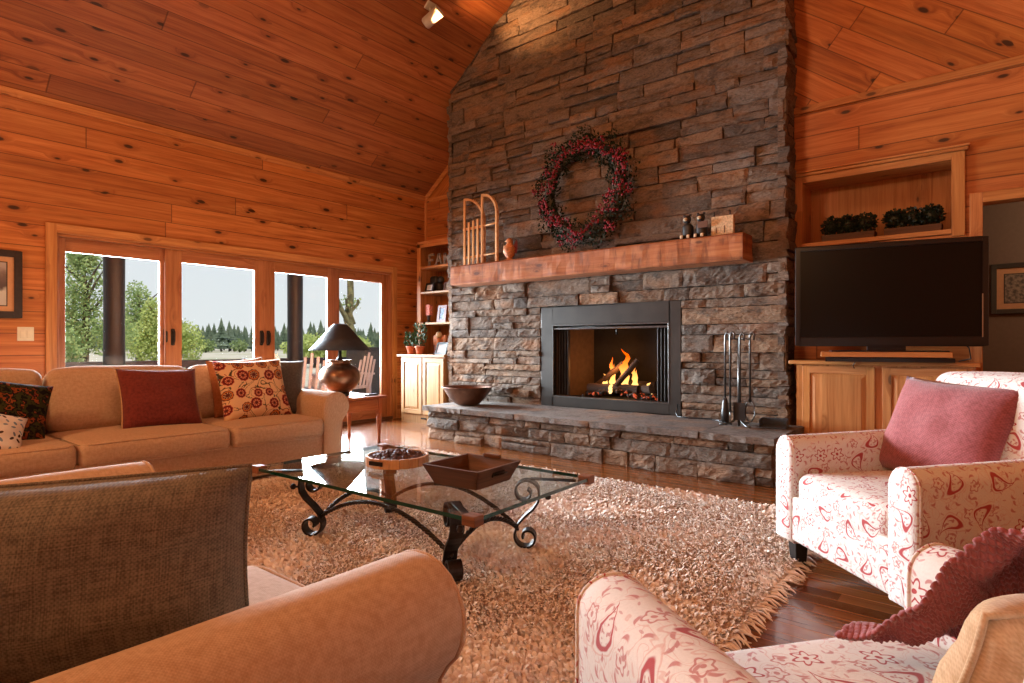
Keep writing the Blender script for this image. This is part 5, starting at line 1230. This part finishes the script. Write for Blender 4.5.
# pictures, switch, ceiling spot
t = thing('framed_picture', 'dark-framed winter landscape picture on the wood wall left of the patio doors', 'picture', (XW + .002, .94, 1.535)); w_, h_ = .64, .57
def pic(t, w, h, fm, mm, im, fb, mb, back):
    m = MB(); d = .03
    m.bb((0, -w / 2, -h / 2), (d, -w / 2 + fb, h / 2)); m.bb((0, w / 2 - fb, -h / 2), (d, w / 2, h / 2)); m.bb((0, -w / 2 + fb, -h / 2), (d, w / 2 - fb, -h / 2 + fb)); m.bb((0, -w / 2 + fb, h / 2 - fb), (d, w / 2 - fb, h / 2)); m.build('frame', fm, t, .004)
    m = MB(); m.bb((0, -w / 2 + fb * .8, -h / 2 + fb * .8), (.012, w / 2 - fb * .8, h / 2 - fb * .8)); m.build('mat_board', mm, t)
    a, b = w / 2 - fb - mb, h / 2 - fb - mb
    m = MB(); m.add([(.0135, -a, -b), (.0135, a, -b), (.0135, a, b), (.0135, -a, b)], [(0, 1, 2, 3)], [(0, 0), (2 * a, 0), (2 * a, 2 * b), (0, 2 * b)]); m.add([(.0132, -a - .008, -b - .008), (.0132, a + .008, -b - .008), (.0132, a + .008, b + .008), (.0132, -a - .008, b + .008)], [(0, 1, 2, 3)], None, False, 1); m.build('print', [im, 'dark_frame'], t, weld=False)
pic(t, w_, h_, 'dark_frame', 'mat_tan', 'winter_picture', .055, .05, 0)
t = thing('framed_picture', 'black-framed small etching with a tan mat on the brown hall wall', 'picture', (.24, 7.398, 1.56), -PI / 2)
pic(t, .53, .48, 'black_frame', 'mat_tan', 'etching', .045, .06, 0)
t = thing('light_switch', 'ivory double light switch on the wood wall under the framed picture', 'light switch', (XW + .001, 1.285, 1.115))
m = MB(); m.rbox((.004, 0, 0), (.008, .115, .12), .004, 2, 2); m.build('plate', 'ivory_plastic', t)
for s in (-1, 1):
    m = MB(); m.rbox((.01, s * .023, 0), (.008, .032, .066), .003, 2, 2); m.build('rocker', 'ivory_plastic', t)
cx, cy = -4.64, 4.30; cz = ceil_z(cx)
t = thing('spotlight', 'small white metal spotlight fixed to the slanting board ceiling left of the chimney', 'spotlight', (cx, cy, cz - .004))
m = MB(); sl_ = Matrix.Rotation(-math.atan(PT), 4, 'Y'); m.rbox((0, 0, -.012), (.09, .12, .025), .008, 2, 2, xf=sl_); m.build('base_plate', 'white_metal', t)
m = MB(); m.tube([(0, 0, -.02), (.015, 0, -.09)], .012, 8); m.build('arm', 'white_metal', t)
hd = Matrix.Translation((.03, .0, -.14)) @ (Vector((.8, .2, .45))).normalized().to_track_quat('Z', 'Y').to_matrix().to_4x4()
m = MB(); m.lathe([(0, -.1), (.05, -.1), (.06, -.085), (.06, .1), (.066, .1), (.066, .115), (.055, .115), (.05, .07), (0, .06)], 20, xf=hd); m.build('can', 'white_metal', t)

# ------------------------------------------------------------------ outdoors
m = MB(); m.add([(-400, -200, -.45), (XW - 3.2, -200, -.45), (XW - 3.2, 400, -.45), (-400, 400, -.45)], [(0, 1, 2, 3)]); m.v = m.v; structure(m.build('ground', 'dry_meadow'))
m = MB(); m.bb((-9.75, -2.0, -.16), (XW - .2, 9.5, -.06), 0, 1); structure(m.build('floor_porch', 'deck_grey'))
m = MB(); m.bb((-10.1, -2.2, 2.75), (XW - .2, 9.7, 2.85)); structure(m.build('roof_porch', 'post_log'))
for i, (y, lab) in enumerate(((2.86, 'dark round log porch post outside the first glass panel'), (5.61, 'dark round log porch post outside the third glass panel'))):
    m = MB(); m.lathe([(.0, -.06), (.135, -.06), (.135, .6), (.128, 1.4), (.132, 2.2), (.125, 2.75), (0, 2.75)], 18); 
    for f_ in m.uv: f_[:] = [(b_, a_) for a_, b_ in f_]
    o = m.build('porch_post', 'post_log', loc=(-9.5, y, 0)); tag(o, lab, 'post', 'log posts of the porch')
rl = thing('porch_railing', 'dark blue porch railing behind the glass doors', 'railing', (0, 0, 0))
m = MB(); m.bb((-9.62, -1.9, .68), (-9.5, 9.4, .79)); m.build('top_rail', 'rail_navy', rl, .005); m = MB(); m.bb((-9.59, -1.9, .04), (-9.53, 9.4, .1)); m.build('bottom_rail', 'rail_navy', rl)
for i in range(48):
    y = -1.8 + .235 * i
    if 1.8 < y < 9.3: m = MB(); m.bb((-9.575, y - .012, .1), (-9.545, y + .012, .68)); m.build('baluster', 'rail_navy', rl)
def slat_chair(label, x, y, rz, mat, cat='patio chair'):
    t = thing('patio_chair', label, cat, (x, y, -.06), rz)
    for i in range(5):
        m = MB(); xx = -.2 + .1 * i; m.bb((xx - .022, -.01, .38), (xx + .022, .01, .98 - .12 * abs(i - 2) / 2), xf=Matrix.Translation((0, .25, 0)) @ Matrix.Rotation(math.radians(-12), 4, 'X')); m.build('back_slat', mat, t, .004)
    m = MB(); m.bb((-.26, -.25, .36), (.26, .27, .4)); m.build('seat', mat, t, .004)
    for sx in (-1, 1):
        m = MB(); m.bb((sx * .3 - .05, -.32, .58), (sx * .3 + .05, .34, .61)); m.build('armrest', mat, t, .004)
        for yy in (-.27, .26): m = MB(); m.bb((sx * .28 - .03, yy - .03, 0), (sx * .28 + .03, yy + .03, .58)); m.build('leg', mat, t)
    return t
slat_chair('white slatted porch chair seen through the glass behind the lamp jar', -8.45, 5.1, -PI / 2 - .2, 'white_slats')
slat_chair('white slatted porch chair in front of the dark covered grill outside', -8.35, 5.85, -PI / 2 + .35, 'white_slats')
t = thing('metal_chair', 'grey metal mesh chair on the porch outside the first glass panel', 'patio chair', (-8.3, 2.75, -.06), PI / 2 + .3)
m = MB(); m.tube([(-.24, .2, .4), (-.24, .28, .72), (-.2, .3, .80), (.2, .3, .80), (.24, .28, .72), (.24, .2, .4)], .014, 8); m.build('back_frame', 'patio_metal', t)
m = MB(); m.surf(lambda a, b: (-.22 + .44 * a, .21 + .085 * b, .42 + .36 * b), 6, 4); m.build('back_panel', 'fence_wire', t)
m = MB(); m.rbox((0, 0, .41), (.5, .46, .03), .012, 2, 2); m.build('seat', 'patio_metal', t)
for sx in (-1, 1):
    for yy in (-.2, .2): m = MB(); m.tube([(sx * .23, yy, .4), (sx * .26, yy * 1.15, 0)], .013, 6); m.build('leg', 'patio_metal', t)
t = thing('covered_grill', 'dark grey covered grill on the porch outside the last glass panel', 'grill', (-9.0, 6.75, -.06), .1)
m = MB(); m.rbox((0, 0, .5), (.55, .52, 1.0), .05, 4, 3); m.build('cover', 'grill_cover', t); m = MB(); m.rbox((0, 0, 1.0), (.5, .48, .08), .03, 3, 2); m.build('lid_top', 'grill_cover', t)
# leafy trees
def leaf_cloud(m, blobs, n, s0, s1):
    for i in range(n):
        c, r = random.choice(blobs); v = Vector((random.gauss(0, 1), random.gauss(0, 1), random.gauss(0, 1))).normalized() * (random.random() ** .4)
        p = Vector(c) + Vector((v.x * r[0], v.y * r[1], v.z * r[2])); s = R(s0, s1); e = Vector((R(-1, 1), R(-1, 1), R(-1, 1))).normalized(); q = e.cross(Vector((R(-1, 1), R(-1, 1), R(-1, 1)))).normalized()
        m.add([p, p + e * s * .5 + q * s * .35, p + e * s, p + e * s * .5 - q * s * .35], [(0, 1, 2, 3)], [(0, 0)] * 4)
def leafy(name, label, x, y, h, blobs, n, mat, s=(.075, .14), group=None):
    n = int(n * 1.9)
    t = thing(name, label, 'tree', (x, y, -.45), 0, group)
    m = MB(); m.tube([(0, 0, 0), (.1, .05, h * .3), (0, .1, h * .6), (.05, 0, h * .85)], [.16, .12, .08, .03], 8)
    for k_ in range(7): a = R(0, 6.3); m.tube([(0, .05, h * (.25 + .07 * k_)), (math.cos(a) * h * .12, math.sin(a) * h * .12, h * (.4 + .07 * k_)), (math.cos(a) * h * .2, math.sin(a) * h * .2, h * (.52 + .06 * k_))], [.06, .04, .015], 6)
    m.build('trunk', 'bark', t, weld=False)
    m = MB(); leaf_cloud(m, blobs, n, *s); m.build('crown', mat, t, weld=False)
    return t
leafy('cottonwood_tree', 'tall light green cottonwood left of the first porch post', -24, 6.3, 5.2, [((0, 0, 3.6), (.75, .75, 1.5)), ((-.3, -.5, 2.6), (1., 1., 1.0)), ((.2, .5, 1.9), (.9, 1.1, .8)), ((0, 0, 4.6), (.5, .45, .7)), ((0, -.7, 1.5), (.9, .9, .9))], 5200, 'cottonwood_leaf')
leafy('willow_tree', 'round yellow-green willow between the first porch post and the door stile', -26, 9.5, 3.4, [((0, .2, 1.7), (.9, .9, 1.1)), ((0, -.6, 1.5), (.8, .8, .9)), ((.2, .8, 1.5), (.8, .7, 1.0)), ((0, -.3, 2.4), (.5, .5, 1.0))], 4200, 'willow_leaf')
leafy('cottonwood_tree', 'slim green poplar behind the yellow-green willow', -29, 9.6, 4.6, [((0, 0, 3.0), (.6, .6, 1.3)), ((0, .2, 2.0), (.8, .8, 1.0))], 2200, 'cottonwood_leaf')
leafy('willow_tree', 'low green bush at the far left edge of the first glass panel', -20, 4.35, 2.2, [((0, 0, 1.2), (.8, .9, .9))], 1600, 'cottonwood_leaf', (.1, .18))
leafy('willow_tree', 'low pale green willow thicket behind the lamp shade', -34, 21.5, 2.6, [((0, 0, 1.3), (1.4, 2.2, .9)), ((0, 2.4, 1.3), (1.2, 2., .8))], 2600, 'willow_leaf', (.16, .3))
leafy('willow_tree', 'pale green willow thicket at the right edge of the last glass panel', -34, 29.5, 2.8, [((0, 0, 1.4), (1.4, 2.4, 1.)), ((0, 2., 1.2), (1.2, 2., .8))], 2600, 'willow_leaf', (.16, .3))
# bare forked trunk by the porch
t = thing('forked_trunk', 'leaning forked tree trunk with mossy stubs outside the last glass panel', 'tree', (-12.5, 8.95, -.45))
m = MB(); m.tube([(0, .3, 0), (.05, .2, .9), (0, .05, 1.6), (-.05, -.1, 2.1), (0, -.05, 2.7), (.0, -.08, 3.8)], [.15, .12, .1, .11, .085, .07], 10); m.tube([(0, .0, 1.85), (0, -.35, 2.4), (.05, -.62, 2.9), (0, -.75, 3.6)], [.07, .06, .05, .03], 8); m.tube([(0, .05, 2.0), (.05, -.18, 2.45), (.05, -.22, 2.62)], [.05, .05, .03], 7); m.tube([(0, -.05, 2.3), (.05, .12, 2.5), (.05, .14, 2.62)], [.04, .04, .03], 7); m.build('trunk', 'bark_moss', t, weld=False)
m = MB(); leaf_cloud(m, [((0, -.6, 2.9), (.12, .12, .25)), ((0, .1, 2.55), (.2, .2, .2)), ((0, -.2, 2.5), (.15, .15, .2))], 110, .05, .1); m.build('leaf_tufts', 'cottonwood_leaf', t, weld=False)
# distant pines
def pine(h, seed):
    random.seed(seed); t = thing('pine_tree', 'dark pine in the far tree line across the meadow', 'tree', (0, 0, -.45), 0, 'pines of the far tree line')
    m = MB(); m.tube([(0, 0, 0), (0, 0, h * .9)], [.22, .05], 6); m.build('trunk', 'bark', t)
    m = MB()
    for k_ in range(11):
        z = h * (.12 + .08 * k_); r = h * .27 * (1 - (k_ / 11.5) ** 1.4) * R(.8, 1.2); n = 9; vs = [(0, 0, z + h * .17)]
        for q in range(n * 2):
            a = PI * q / n; rr = r * (1 if q % 2 else .55) * R(.75, 1.15); vs.append((rr * math.cos(a), rr * math.sin(a), z - h * .02 * R(0, 1.5)))
        m.add(vs, [(0, 1 + q, 1 + (q + 1) % (2 * n)) for q in range(2 * n)], [(0, 0)] * len(vs))
    m.build('needles', 'pine_needle', t, weld=False); return t
protos = [pine(7.4, 5), pine(6.2, 8), pine(8.2, 11)]
random.seed(21); used = [0, 0, 0]; n = 210
for i in range(n):
    y = 44 + 100 * (i + .2 * R(-1, 1)) / n; x = -150 + 11 * (i % 4 - 1.5) + R(-1.5, 1.5); q = random.randrange(3)
    o = protos[q] if not used[q] else copy_tree(protos[q]); used[q] = 1; o.location = (x, y, -.45); o.rotation_euler = (0, 0, R(0, 6)); s = R(.6, .92); o.scale = (s, s, s)
for i, (y, lab) in enumerate(((62, 'pale green shrub in front of the far pines, left of a second one'), (70, 'pale green shrub in front of the far pines, right of its neighbour'), (97, 'pale green shrub before the far pines right of the middle door stile'))):
    t = thing('meadow_shrub', lab, 'shrub', (-118, y * .82, -.45)); m = MB(); leaf_cloud(m, [((0, 0, 1.3), (1.6, 1.7, 1.3))], 420, .35, .6); m.build('crown', 'shrub_leaf', t, weld=False); m = MB(); m.tube([(0, 0, 0), (0, 0, 1.5)], .12, 6); m.build('stem', 'bark', t)
for ll in (lc, bk): pass
